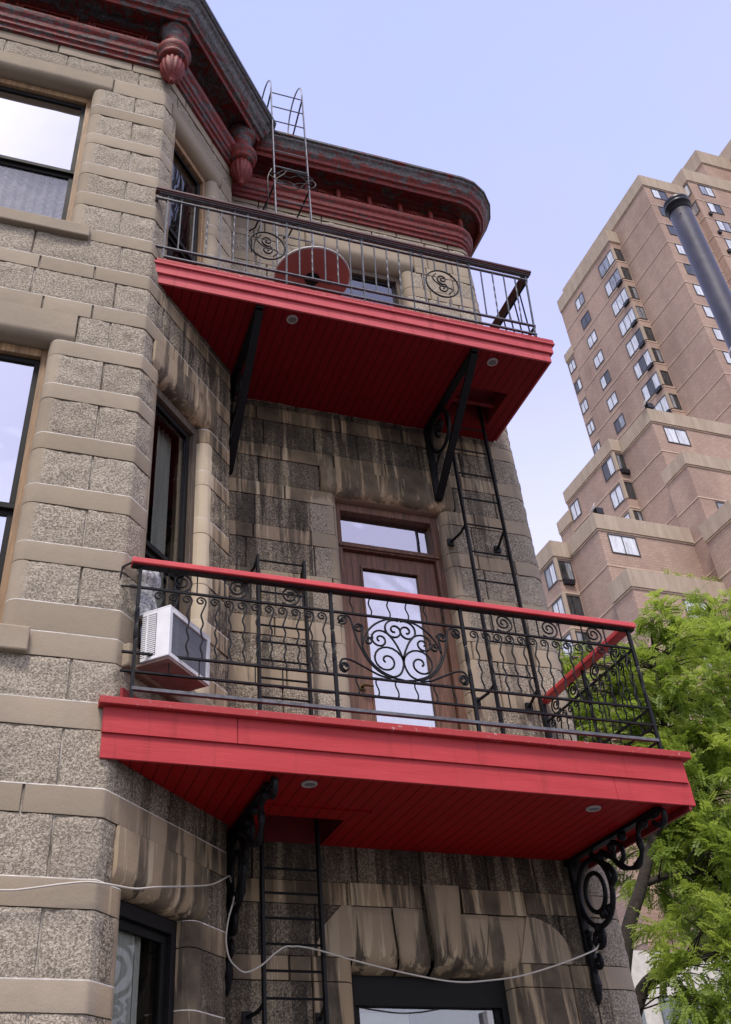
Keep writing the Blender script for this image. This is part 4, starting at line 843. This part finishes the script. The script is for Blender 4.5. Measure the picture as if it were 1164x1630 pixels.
def tribracket(X, parent, zb=2.95):
    zt = 3.904; m = MB(); w_ = 0.035
    def seg(y0, z0, y1, z1, th=0.014, ww=w_):
        d = Vector((0, y1-y0, z1-z0)); L_ = d.length; d.normalize(); n = Vector((0, -d.z, d.y)); a = Vector((X, y0, z0))
        vs = []
        for s in (0, L_):
            for (u, v) in ((-ww, -th), (ww, -th), (ww, th), (-ww, th)): vs.append(a+d*s+Vector((u, 0, 0))+n*v)
        m.add(vs, [(0, 1, 2, 3)[::-1], (4, 5, 6, 7), (0, 1, 5, 4), (1, 2, 6, 5), (2, 3, 7, 6), (3, 0, 4, 7)])
    seg(-0.035, zt-0.016, -1.19, zt-0.016, 0.015); seg(-0.045, zt-0.03, -0.045, zb, 0.014); seg(-0.062, zb+0.01, -1.16, zt-0.045, 0.016)
    o = m.build('iron_bracket', 'iron', parent, bevel=0.003)
    q = MB(); q.tube([(X, -0.30+0.205*cos(a), 3.64+0.215*sin(a)) for a in [i*2*pi/30 for i in range(30)]], 0.018, 6, closed=True); q.build('ring', 'iron', o, smooth=True)
    q = MB(); q.tube([(X, p[0], p[1]) for p in spiral(-0.30, 3.70, 0.105, 0.02, -pi*0.4, 1.6)], 0.016, 6); q.build('scroll', 'iron', o, smooth=True)
    q = MB(); q.tube([(X, p[0], p[1]) for p in sp3([(-0.10, 3.25), (-0.14, 3.36), (-0.24, 3.43)])], 0.013, 6); q.build('scroll', 'iron', o, smooth=True)
tribracket(3.165, upb, 2.97); tribracket(1.10, upb, 2.90)
# ================================================================ ladders
def ladder(label, x0, x1, y, z0, z1, rungs, stand, group=None, r=0.014, mat='iron', top=None):
    o = thing('ladder', label, 'ladder', ((x0+x1)/2, y, z0), group)
    for x in (x0, x1):
        m = MB(); m.box(x-r*0.55, x+r*0.55, y-r*1.5, y+r*1.5, z0, z1); m.build('side_rail', mat, o)
    for z in rungs: m = MB(); m.tube([(x0, y, z), (x1, y, z)], 0.0085, 6); m.build('rung', mat, o)
    for (x, z) in stand:
        m = MB(); sg = 1 if x > (x0+x1)/2 else -1; m.tube([(x, y, z+0.03), (x+sg*0.01, y+0.1, z+0.0), (x+sg*0.045, -0.05, z-0.01)], 0.013, 5); m.box(x+sg*0.045-0.03, x+sg*0.045+0.03, -0.062, -0.035, z-0.045, z+0.025); m.build('wall_bracket', mat, o)
    return o
rg = [-0.617-0.155*i for i in range(14)]+[1.83, 1.532, 1.226, 1.082, 0.924, 0.772, 0.615, 0.30]
ladder('black iron ladder rising from street level through the hatch in the lower balcony', 1.288, 1.684, -0.30, -3.3, 1.87, rg, [(1.288, 1.80), (1.684, 1.80), (1.684, -1.45), (1.288, -1.45)], group='black iron escape ladders', r=0.017)
ladder('black iron ladder right of the door, between lower and upper balconies', 3.262, 3.654, -0.30, 0.05, 4.11, [3.142-0.302*i for i in range(10)]+[3.44, 3.74], [(3.262, 2.50), (3.654, 2.50), (3.262, 0.9), (3.654, 0.9)], group='black iron escape ladders')
ly = -0.56
rl = ladder('slim weathered steel ladder with looped handrails climbing past the rear cornice to the roof', 1.478, 1.880, ly, 4.2, 8.66, [8.63-0.312*i for i in range(13)], [], r=0.011, mat='galv')
for x in (1.478, 1.880):
    m = MB(); m.tube([(x, ly, 8.55)]+[(x, ly+0.30-0.30*cos(a), 8.80+0.36*sin(a)) for a in [i*pi/12 for i in range(13)]]+[(x, ly+0.60, 8.44)], 0.010, 6); m.build('grab_loop', 'galv', rl, smooth=True)
    m = MB(); m.tube([(x, ly, 8.65), (x, 0.02, 8.44)], 0.011, 5); m.build('roof_stay', 'iron', rl)
    m = MB(); m.tube([(x, ly, 6.72), (x-0.10, -0.08, 6.52), (x-0.16, -0.03, 6.50)], 0.011, 5); m.build('wall_bracket', 'iron', rl)
m = MB(); pts = []
rr = random.Random(3)
for i in range(46):
    a = i*2*pi/15; k = 0.17+0.05*sin(i*0.7); pts.append((1.68+k*cos(a)*1.15+0.03*sin(i*1.3), ly-0.03-0.02*sin(i*.5), 6.83+k*0.75*sin(a)+0.03*cos(i)))
m.tube(crom(pts, 3), 0.006, 5); m.tube(crom([(1.45, ly, 7.0), (1.40, ly, 6.8), (1.42, ly+.1, 6.5), (1.36, -0.1, 6.2), (1.40, -0.06, 5.9)], 5), 0.006, 5)
tag(m.build('cable_coil', 'black_cable'), 'tangled loops of thin black cable hung on the roof ladder', 'cable')
# ================================================================ air conditioner in the middle bay window
ac = thing('air_conditioner', 'white window air conditioner with slatted side, jutting from the bay window', 'air conditioner', (*BP(L1+0.36, 0.2), 0.26))
T = lambda s, d, z: (*BP(L1+s, d), z)
a0, a1, z0, z1, df = 0.115, 0.605, 0.275, 0.630, 0.31
m = MB()
for (s0, s1, d0, d1, c0, c1) in ((a0, a1, 0.05, df, z1-0.012, z1), (a0, a0+0.035, df-0.10, df, z0, z1-0.012), (a1-0.035, a1, 0.05, df, z0, z1-0.012), (a0+0.035, a1-0.035, df-0.02, df, z0, z0+0.03), (a0+0.035, a1-0.035, df-0.02, df, z1-0.042, z1-0.012), (a0, a0+0.02, 0.10, df-0.1, z0, z0+0.025), (a0, a0+0.02, 0.10, df-0.1, z1-0.035, z1-0.012)): m.box(s0, s1, d0, d1, c0, c1, T)
m.build('casing', 'white_paint', ac, bevel=0.004)
m = MB(); m.box(a0+0.02, a1-0.02, 0.05, df-0.01, z0-0.012, z0+0.002, T); m.build('base_pan', 'pinkish', ac)
m = MB(); m.box(a0+0.035, a1-0.035, df-0.035, df-0.012, z0+0.03, z1-0.042, T); m.build('condenser_coil', 'coil', ac)
m = MB(); n = 20
for i in range(n):
    z = z0+0.035+(z1-z0-0.08)*i/(n-1); m.box(a0+0.001, a0+0.02, 0.10, df-0.105, z-0.0035, z+0.0035, T)
m.box(a0, a0+0.02, 0.135, 0.145, z0+0.02, z1-0.03, T); m.build('side_louvres', 'white_paint', ac)
m = MB(); m.box(a0+0.03, a0+0.04, 0.10, df-0.1, z0+0.02, z1-0.03, T); m.build('inner_wall', 'sash', ac)
m = MB(); vs = []
cu = MB(); n = 18
for i in range(n+1):
    for j in range(12):
        a = 2*pi*j/12; t = i/n; r = 0.085+0.02*sin(t*9)+0.012*noise.noise(Vector((j, t*6, 0))); q = BP(L1+0.235+r*1.15*cos(a), 0.045+0.5*r*sin(a)); vs.append((q.x, q.y, 0.635+t*0.40-0.0*r))
cu.add(vs, [(i*12+j, i*12+(j+1) % 12, (i+1)*12+(j+1) % 12, (i+1)*12+j) for i in range(n) for j in range(12)]+[tuple(n*12+j for j in range(12)), tuple(range(12))[::-1]])
tag(cu.build('draught_stopper', 'pattern', smooth=True), 'black and white patterned cloth stuffed into the gap above the air conditioner', 'cloth')
# ================================================================ table on the upper balcony
tb = thing('round_table', 'round red-brown table with pale rim, its underside showing behind the upper railing', 'table', (1.73, -0.82, 4.17))
m = MB(); m.lathe([(0.36, 0.0), (0.36, 0.004)], (1.735, -0.84, 4.858), 48); m.build('underside', 'table_under', tb)
m = MB(); m.lathe([(0.352, 0.004), (0.372, 0.0), (0.378, 0.012), (0.374, 0.024), (0.3, 0.026)], (1.735, -0.84, 4.858), 48); m.build('table_top', 'white_vinyl', tb, smooth=True)
m = MB(); m.lathe([(0.022, -0.66), (0.022, -0.05), (0.03, -0.05), (0.03, -0.03), (0.075, -0.012), (0.075, 0.0)], (1.735, -0.84, 4.857), 16); m.lathe([(0.20, 4.17), (0.20, 4.185), (0.03, 4.205)], (1.735, -0.84, 0), 20); m.build('pedestal', 'iron', tb, smooth=True)
m = MB(); m.box(1.735-0.2, 1.735+0.2, -0.855, -0.825, 4.845, 4.857); m.build('crossbar', 'iron', tb)
# ================================================================ cables
def cable(pts, r, mat, label, name='cable'):
    m = MB(); m.tube(crom(pts, 8), r, 6); return tag(m.build(name, mat, smooth=True), label, 'cable', 'cream cables strung below the lower balcony')
cable([(-2.6, YB-0.06, -1.25), (-1.6, YB-0.07, -1.19), (-0.9, YB-0.08, -1.14), (-0.377, YB-0.08, -1.123), (-0.255, YB-0.08, -1.111), (-0.07, YB-0.08, -1.078), (0.057, YB-0.08, -1.062), (0.176, -1.324, -1.058), (0.33, -1.17, -1.03), (0.478, -1.007, -0.97), (0.852, -0.613, -0.834), (1.0, -0.45, -0.74), (1.06, -0.33, -0.69), (1.10, -0.20, -0.69)], 0.0055, 'cable', 'cream cable running across the bay to the left iron bracket')
cable([(1.10, -0.33, -0.78), (1.078, -0.35, -0.86), (1.049, -0.35, -0.958), (1.035, -0.35, -1.06), (1.039, -0.35, -1.119), (1.055, -0.35, -1.18), (1.086, -0.35, -1.221), (1.155, -0.35, -1.261), (1.249, -0.36, -1.227), (1.345, -0.36, -1.151), (1.418, -0.345, -1.107), (1.47, -0.33, -1.10), (1.527, -0.345, -1.103), (1.648, -0.36, -1.126), (1.892, -0.35, -1.178), (2.279, -0.35, -1.249), (2.569, -0.35, -1.282), (2.80, -0.35, -1.268), (3.045, -0.35, -1.234), (3.35, -0.36, -1.155), (3.632, -0.34, -1.062), (3.77, -0.22, -0.99)], 0.0055, 'cable', 'cream cable looping from the left bracket and sagging across the window to the right')
# ================================================================ pipe in the foreground right
pp = thing('flue_pipe', 'dark grey steel flue pipe with black cap and clamp band in front of the tower', 'pipe', (7.03, -0.72, GROUND))
PX, PY, PT = 7.03, -0.72, 8.10
m = MB(); m.lathe([(0.140, GROUND), (0.140, PT-0.1)], (PX, PY, 0), 40); m.build('pipe_shaft', 'pipe', pp, smooth=True)
m = MB(); m.lathe([(0.143, PT-0.16), (0.150, PT-0.155), (0.152, PT-0.06), (0.168, PT-0.055), (0.172, PT-0.03), (0.168, PT-0.01), (0.158, PT), (0.168, PT+0.005), (0.170, PT+0.05), (0.160, PT+0.065), (0.02, PT+0.07)], (PX, PY, 0), 40); m.build('cap', 'pipe_black', pp, smooth=True)
m = MB(); m.lathe([(0.142, 5.32), (0.156, 5.325), (0.160, 5.36), (0.156, 5.395), (0.142, 5.40)], (PX, PY, 0), 40); m.build('clamp_band', 'lamp_ring', pp, smooth=True)
m = MB(); m.lathe([(0.142, 5.16), (0.150, 5.165), (0.150, 5.30), (0.142, 5.305)], (PX, PY, 0), 40); m.build('sleeve', 'pipe_black', pp, smooth=True)
m = MB(); d = Vector((CAM.x-PX, CAM.y-PY)).normalized(); m.tube([(PX+d.x*0.13, PY+d.y*0.13, PT-0.30), (PX+d.x*0.146, PY+d.y*0.146, PT-0.30)], 0.009, 8); m.build('screw', 'pipe_black', pp)
# ================================================================ high-rise with stepped terraces
for nm, c1, c2, sp_ in (('tower_pane_bright', (0.42, 0.44, 0.47), (0.70, 0.72, 0.76), 0.6), ('tower_pane_mid', (0.10, 0.11, 0.12), (0.30, 0.31, 0.34), 0.8), ('tower_pane_dark', (0.012, 0.013, 0.014), (0.05, 0.052, 0.055), 0.5)):
    b = NB(nm); f = b.noise(b.obj((3, 3, 0.4)), 2.0, 3, 0.6); M[nm] = b.surf(b.mix(b.ramp(f, 0.35, 0.6), c1, c2), 0.08, 0, sp_, coat=0.3)
tw = thing('apartment_tower', 'tall stepped tan-brick apartment tower with concrete parapets and terraces', 'building', (46, 40, GROUND))
PAR = {}
def vol(x0, x1, y0, y1, z1, par=1.25, zl=None, dz=2.45, cap=True):
    m = MB(); zp = z1-par; m.box(x0, x1, y0, y1, GROUND-0.1, zp); z = zp-0.001 if zl is None else zl
    z -= dz
    while z > max(GROUND, z1-45): m.box(x0-0.035, x1, y0-0.035, y1, z-0.09, z, None, 1); z -= dz
    o = m.build('brick_wall', ['brick', 'line'], tw)
    m = MB(); m.box(x0-0.12, x1, y0-0.12, y1, zp+0.09, z1); m.build('parapet', 'conc', o)
    m = MB(); m.box(x0-0.05, x1, y0-0.05, y1, zp-0.02, zp+0.088); m.build('coping_band', 'line', o)
    return o
wr = random.Random(21)
def twin(face, c, a0, a1, z0, z1, leaves=2, first=None, ac=False, tone=None):
    """window on a -X face (plane x=c, spans y) or a -Y face (plane y=c, spans x)"""
    T = (lambda s, d, z: (c-d, s, z)) if face == 'X' else (lambda s, d, z: (s, c-d, z))
    m = MB(); t = 0.07
    for (p, q, r_, s_) in ((a0, a1, z0, z0+t), (a0, a1, z1-t, z1), (a0, a0+t, z0+t, z1-t), (a1-t, a1, z0+t, z1-t)): m.box(p, q, -0.05, 0.05, r_, s_, T)
    for k in range(1, leaves): x = a0+(a1-a0)*k/leaves; m.box(x-t*0.4, x+t*0.4, -0.03, 0.035, z0+t, z1-t, T)
    o = m.build('window', 'tframe', tw)
    for k in range(leaves):
        x0 = a0+(a1-a0)*k/leaves; x1 = a0+(a1-a0)*(k+1)/leaves; m = MB(); m.box(x0+t*0.4, x1-t*0.4, -0.02, 0.012, z0+t, z1-t, T)
        u = wr.random(); mt = 'tower_pane_bright' if u < (0.62 if tone is None else tone) else ('tower_pane_mid' if u < 0.85 else 'tower_pane_dark')
        if tone == 0: mt = 'tower_pane_dark' if u < 0.65 else 'tower_pane_mid'
        m.build('pane', mt, o)
    if ac: m = MB(); m.box(a0+0.05 if face == 'Y' else a0+0.05, a0+0.75, -0.01, 0.22, z0-0.36, z0-0.02, T); m.build('wall_unit', 'pipe_black', o)
vol(47.78, 75, 33.66, 47.7, 73.9, 1.6, dz=2.66); vol(46.68, 60, 38.65, 47.74, 71.75, 1.7, dz=2.66); vol(46.72, 58, 47.74, 49.1, 65.3, 1.1, dz=2.66)
vol(52.5, 75, 32.93, 45, 75.7, 1.9, dz=2.66); vol(57.0, 75, 34.0, 50, 82.2, 2.2, dz=2.66); vol(61.0, 78, 30.0, 45, 84.0, 2.2, dz=2.66)
for j in range(10):
    z = 69.2-2.66*j; twin('X', 46.68, 38.78, 41.05, z-1.62, z, 3, ac=(j in (1, 2, 3, 4, 5, 6, 7))); twin('Y', 38.65, 46.82, 47.66, z-1.62, z, 2, tone=0)
    m = MB(); m.box(46.60, 46.80, 38.57, 38.76, z-1.7, z+0.08); m.build('corner_mullion', 'conc', tw)
for j in range(11): z = 69.15-2.66*j; twin('X', 46.68, 44.0, 45.42, z-1.35, z, 2)
for j in range(8): z = 63.9-2.66*j; twin('X', 46.72, 47.9, 48.95, z-1.3, z, 2)
for j in range(12): z = 72.2-2.66*j; twin('Y', 33.66, 48.45, 50.05, z-1.4, z, 2, tone=0.85)
for j in range(8): z = 73.7-2.66*j; twin('Y', 32.93, 53.5, 55.0, z-1.5, z, 2); 
for j in range(2): z = 73.7-2.66*j; twin('X', 52.5, 33.05, 34.5, z-1.5, z, 2)
for j in range(6): z = 70.0-2.66*j; twin('Y', 32.93, 56.6, 58.4, z-1.6, z, 2, tone=0.3)
for j in range(9):
    m = MB(); z = 69.0-2.66*j; m.box(53.1, 53.4, 32.7, 32.9, z-0.15, z+0.15); m.build('vent_cover', 'pipe_black', tw)
# A, B, G
vol(38.9, 75, 33.3, 42, 42.2, 1.25); vol(38.1, 47, 36.95, 43.45, 42.3, 1.15); vol(38.05, 47, 43.45, 45.1, 40.5, 1.15)
twin('Y', 33.3, 39.7, 41.55, 39.35, 40.8, 2, tone=0.7); twin('Y', 33.3, 46.5, 48.3, 39.35, 40.8, 2)
for j in range(3):
    z = 40.98-2.52*j; twin('X', 38.1, 37.15, 38.5, z-1.45, z, 2, tone=0.7); twin('Y', 36.95, 38.2, 38.86, z-1.45, z, 2, tone=0, ac=(j == 0))
    m = MB(); m.box(38.03, 38.19, 36.88, 37.12, z-1.5, z+0.1); m.build('corner_mullion', 'conc', tw)
twin('X', 38.1, 42.0, 43.2, 39.3, 40.75, 2, tone=0.7)
# E, right terrace, C, D, F, H
vol(38.3, 75, 31.1, 33.28, 36.35, 1.1); vol(37.6, 75, 28.4, 31.08, 30.3, 1.2)
for x in (39.45, 43.5): twin('Y', 31.1, x, x+1.7, 31.2, 32.6, 2, tone=0.7)
vol(31.6, 39.5, 32.8, 46, 31.45, 1.2); vol(30.4, 34, 36.0, 46, 31.4, 1.25)
twin('Y', 32.8, 32.15, 34.1, 28.7, 30.1, 2, tone=0.95)
for j in range(3):
    z = 30.0-2.5*j; twin('X', 30.4, 36.15, 37.35, z-1.42, z, 2, tone=0.7); twin('Y', 36.0, 30.55, 31.5, z-1.42, z, 2, tone=0, ac=(j == 0))
    m = MB(); m.box(30.33, 30.53, 35.93, 36.1, z-1.5, z+0.1); m.build('corner_mullion', 'conc', tw)
vol(31.3, 75, 31.0, 32.78, 26.25, 1.25)
for x in (34.4, 38.5): twin('Y', 31.0, x, x+1.6, 23.3, 24.75, 2, tone=0.8)
twin('Y', 31.0, 34.2, 35.2, 20.0, 21.3, 2, tone=0.6); twin('Y', 31.0, 36.2, 37.8, 17.0, 18.4, 2)
vol(35.0, 75, 28.6, 30.98, 21.0, 1.2)
for x in (36.0, 39.0, 42): twin('Y', 28.6, x, x+1.7, 17.2, 18.6, 2); twin('Y', 28.6, x, x+1.7, 14.7, 16.1, 2)
def dish(x, y, z, label):
    o = thing('satellite_dish', label, 'satellite dish', (x, y, z), 'satellite dishes on the tower parapets'); m = MB(); pr = [(0.02, 0.0), (0.15, 0.012), (0.28, 0.045), (0.38, 0.09), (0.395, 0.10)]
    n = 20; ax = Vector((-0.75, 0.25, 0.45)).normalized(); u = ax.orthogonal().normalized(); v = ax.cross(u); c = Vector((x, y, z+0.45)); vs = []
    for r_, h in pr:
        for j in range(n): a = 2*pi*j/n; vs.append(c+u*r_*cos(a)+v*r_*sin(a)+ax*h)
    m.add(vs, [(i*n+j, i*n+(j+1) % n, (i+1)*n+(j+1) % n, (i+1)*n+j) for i in range(len(pr)-1) for j in range(n)]+[tuple(range(n))]); q = m.build('reflector', 'white_paint', o, smooth=True)
    sol = q.modifiers.new('s', 'SOLIDIFY'); sol.thickness = 0.02
    m = MB(); m.tube([c+Vector((0.05, 0, -0.02)), Vector((x+0.15, y, z-0.1))], 0.03, 8); m.build('mast', 'sash', o)
    m = MB(); m.box(x+0.12, x+0.62, y-0.1, y+0.25, z+0.18, z+0.62); m.build('receiver_box', 'pipe_black', o, bevel=0.02)
dish(38.85, 33.25, 42.15, 'white satellite dish on the higher concrete parapet, below the tower corner windows'); dish(31.75, 32.85, 31.4, 'white satellite dish on the lower concrete parapet above the two-pane window')
def leafclump(m, c, rx, rz, n, size, rnd, tcol=(0.3, 1.0)):
    for _ in range(n):
        while True:
            p = Vector((rnd.uniform(-1, 1), rnd.uniform(-1, 1), rnd.uniform(-1, 1)))
            if p.length < 1: break
        q = Vector((c[0]+p.x*rx, c[1]+p.y*rx, c[2]+p.z*rz)); a = Vector((rnd.uniform(-1, 1), rnd.uniform(-1, 1), rnd.uniform(-1, 1))).normalized(); b = a.orthogonal().normalized(); s = size*rnd.uniform(0.6, 1.4)
        m.add([q-a*s, q+b*s*0.4, q+a*s, q-b*s*0.4], [(0, 1, 2, 3)], 0, (0, rnd.uniform(*tcol), 0))
rp_ = random.Random(4)
for i, (x, s) in enumerate(((34.3, 0.5), (34.9, 0.35), (35.7, 0.42), (36.5, 0.3), (37.2, 0.5), (37.9, 0.55), (38.7, 0.4))):
    m = MB(); leafclump(m, (x, 31.35, 26.3+s*0.5), s, s*0.8, 160, 0.09, rp_)
    for k in range(9): a = rp_.uniform(0, 6.28); m.tube([(x, 31.35, 26.0), (x+0.3*s*cos(a), 31.35+0.3*s*sin(a), 26.3+s*rp_.uniform(.3, 1.2))], 0.012, 3)
    tag(m.build('terrace_shrub', 'leaf'), 'straggly green shrub, '+('leftmost', 'second from the left', 'third from the left', 'middle one', 'third from the right', 'second from the right', 'rightmost')[i]+' of seven on the planted terrace', 'shrub', 'shrubs along the planted terrace parapet')
# ================================================================ low pale building behind the tree
pb = thing('low_building', 'pale low building with blue-green glazing behind the tree, bottom right', 'building', (20, 16, GROUND))
m = MB(); m.box(12.5, 34, 15, 22, GROUND-0.05, 2.6); m.build('wall', 'pale_wall', pb)
for i in range(9):
    x = 12.9+2.2*i
    for z in (GROUND+0.5, -0.9): m = MB(); m.box(x, x+1.7, 14.93, 15.0, z, z+2.5); o = m.build('window', 'blue_glass', pb); m = MB(); m.box(x+0.82, x+0.88, 14.90, 14.93, z, z+2.5); m.build('mullion', 'white_paint', o)
# ================================================================ honey locust
tr = thing('locust_tree', 'feathery bright green locust tree beyond the right corner of the house', 'tree', (6.5, 4.0, GROUND))
tree_r = random.Random(12)
trunk = MB(); 
def limb(pts, r0, r1): P_ = crom(pts, 6); n = len(P_); trunk.tube(P_, [r0+(r1-r0)*i/(n-1) for i in range(n)], 8)
limb([(6.45, 4.05, GROUND-0.05), (6.5, 4.0, -2.6), (6.62, 4.0, -0.9), (6.95, 4.0, 0.1), (7.35, 4.0, 0.75), (7.75, 4.05, 1.4), (8.3, 4.1, 2.4), (8.6, 4.2, 3.6), (8.8, 4.2, 4.7)], 0.135, 0.014)
limb([(6.55, 4.0, -1.2), (7.0, 4.0, -0.45), (7.6, 4.0, -0.15), (8.2, 4.05, 0.12), (8.9, 4.1, 0.5), (9.8, 4.3, 1.2), (10.6, 4.4, 2.4)], 0.095, 0.02)
limb([(7.75, 4.05, 1.4), (8.6, 4.2, 1.8), (9.4, 4.5, 2.6), (10.2, 4.6, 3.8), (10.6, 4.6, 4.8)], 0.05, 0.012)
limb([(8.2, 4.05, 0.12), (9.0, 3.8, 0.05), (10.0, 3.8, -0.2)], 0.05, 0.012)
limb([(7.35, 4.0, 0.75), (8.0, 3.9, 0.9), (8.7, 3.8, 0.75), (9.4, 3.8, 0.9)], 0.045, 0.012)
limb([(6.62, 4.0, -0.9), (7.6, 4.3, -1.0), (8.6, 4.4, -1.1), (9.6, 4.4, -1.6)], 0.05, 0.012)
ell = [((9.0, 4.2, 3.5), (1.15, 1.2, 1.15), 150), ((10.5, 4.6, 3.4), (1.7, 1.6, 1.9), 200), ((8.55, 4.1, 1.9), (0.85, 1.0, 1.1), 130), ((9.8, 4.0, 0.9), (1.7, 1.8, 1.2), 200), ((8.9, 3.5, -0.75), (1.5, 1.3, 0.85), 150), ((7.6, 3.3, -0.4), (0.9, 0.6, 0.9), 60), ((8.2, 3.4, 0.9), (0.8, 0.6, 0.6), 40), ((7.75, 4.6, 3.0), (0.75, 0.9, 1.1), 100), ((8.85, 4.0, 4.75), (0.20, 0.22, 0.42), 12), ((10.4, 4.4, 5.1), (0.9, 0.8, 0.4), 50), ((8.0, 4.4, 1.3), (0.6, 0.7, 0.8), 40), ((7.35, 5.0, 3.9), (0.6, 0.7, 0.75), 45)]
skel = [Vector(v) for v in trunk.v[::8]]
lv = MB()
def comp_leaf(p, d, ln, tint):
    d = d.normalized(); side = d.cross(Vector((0, 0, 1)))
    if side.length < 0.1: side = Vector((1, 0, 0))
    side.normalize(); n = 10; q = Vector(p); dd = Vector(d); st_ = ln/n
    roll_ = tree_r.uniform(-0.9, 0.9)
    for i in range(n):
        dd = (dd+Vector((0, 0, -0.085))).normalized(); q = q+dd*st_; up = side.cross(dd).normalized(); s2 = (side*cos(roll_)+up*sin(roll_)); L_ = 0.055*(1-0.5*abs(i/(n-1)-0.45))
        for sg in (-1, 1):
            a = (s2*sg+dd*0.45+up*tree_r.uniform(-.35, .35)).normalized(); w_ = dd*0.014
            lv.add([q-w_*0.3, q+a*L_*0.5-w_, q+a*L_, q+a*L_*0.5+w_], [(0, 1, 2, 3)], 0, (0, clamp(tint+tree_r.uniform(-.12, .12)), 0))
for (c, r, n) in ell:
    for _ in range(n):
        while True:
            p = Vector((tree_r.uniform(-1, 1), tree_r.uniform(-1, 1), tree_r.uniform(-1, 1)))
            if 0.25 < p.length < 1: break
        q = Vector((c[0]+p.x*r[0], c[1]+p.y*r[1], c[2]+p.z*r[2]))
        if q.x < 6.4: continue
        base_ = min(skel, key=lambda s: (s-q).length_squared); mid_ = base_.lerp(q, 0.55)+Vector((0, 0, 0.12*(q-base_).length))
        if tree_r.random() < 0.6: trunk.tube(crom([base_, mid_, q], 4), [0.011-0.0009*i for i in range(9)], 4)
        tint = tree_r.betavariate(2, 2)*0.7+0.25*(p.z > 0.2); out_ = (q-Vector(c)).normalized()*0.6+Vector((0, 0, 0.15))
        for k in range(tree_r.randint(10, 15)):
            d = (out_+Vector((tree_r.uniform(-1, 1), tree_r.uniform(-1, 1), tree_r.uniform(-0.7, 0.6)))).normalized()
            comp_leaf(q+Vector((tree_r.uniform(-.1, .1), tree_r.uniform(-.1, .1), tree_r.uniform(-.08, .08))), d, tree_r.uniform(0.17, 0.29), tint)
trunk.build('trunk', 'bark', tr, smooth=True); lv.build('crown', 'leaf', tr)
# ================================================================ ground
m = MB(); m.box(-1500, 1500, -1500, 1500, GROUND-1.0, GROUND-0.12); tag(m.build('ground', 'earth'), None, None, kind='structure')
m = MB(); m.box(-60, 60, -4.4, 14.0, GROUND-0.12, GROUND); tag(m.build('pavement', 'pave'), None, None, kind='structure')
m = MB(); m.box(-60, 60, -22, -4.42, GROUND-0.119, GROUND-0.10); tag(m.build('road', 'asphalt'), None, None, kind='structure')
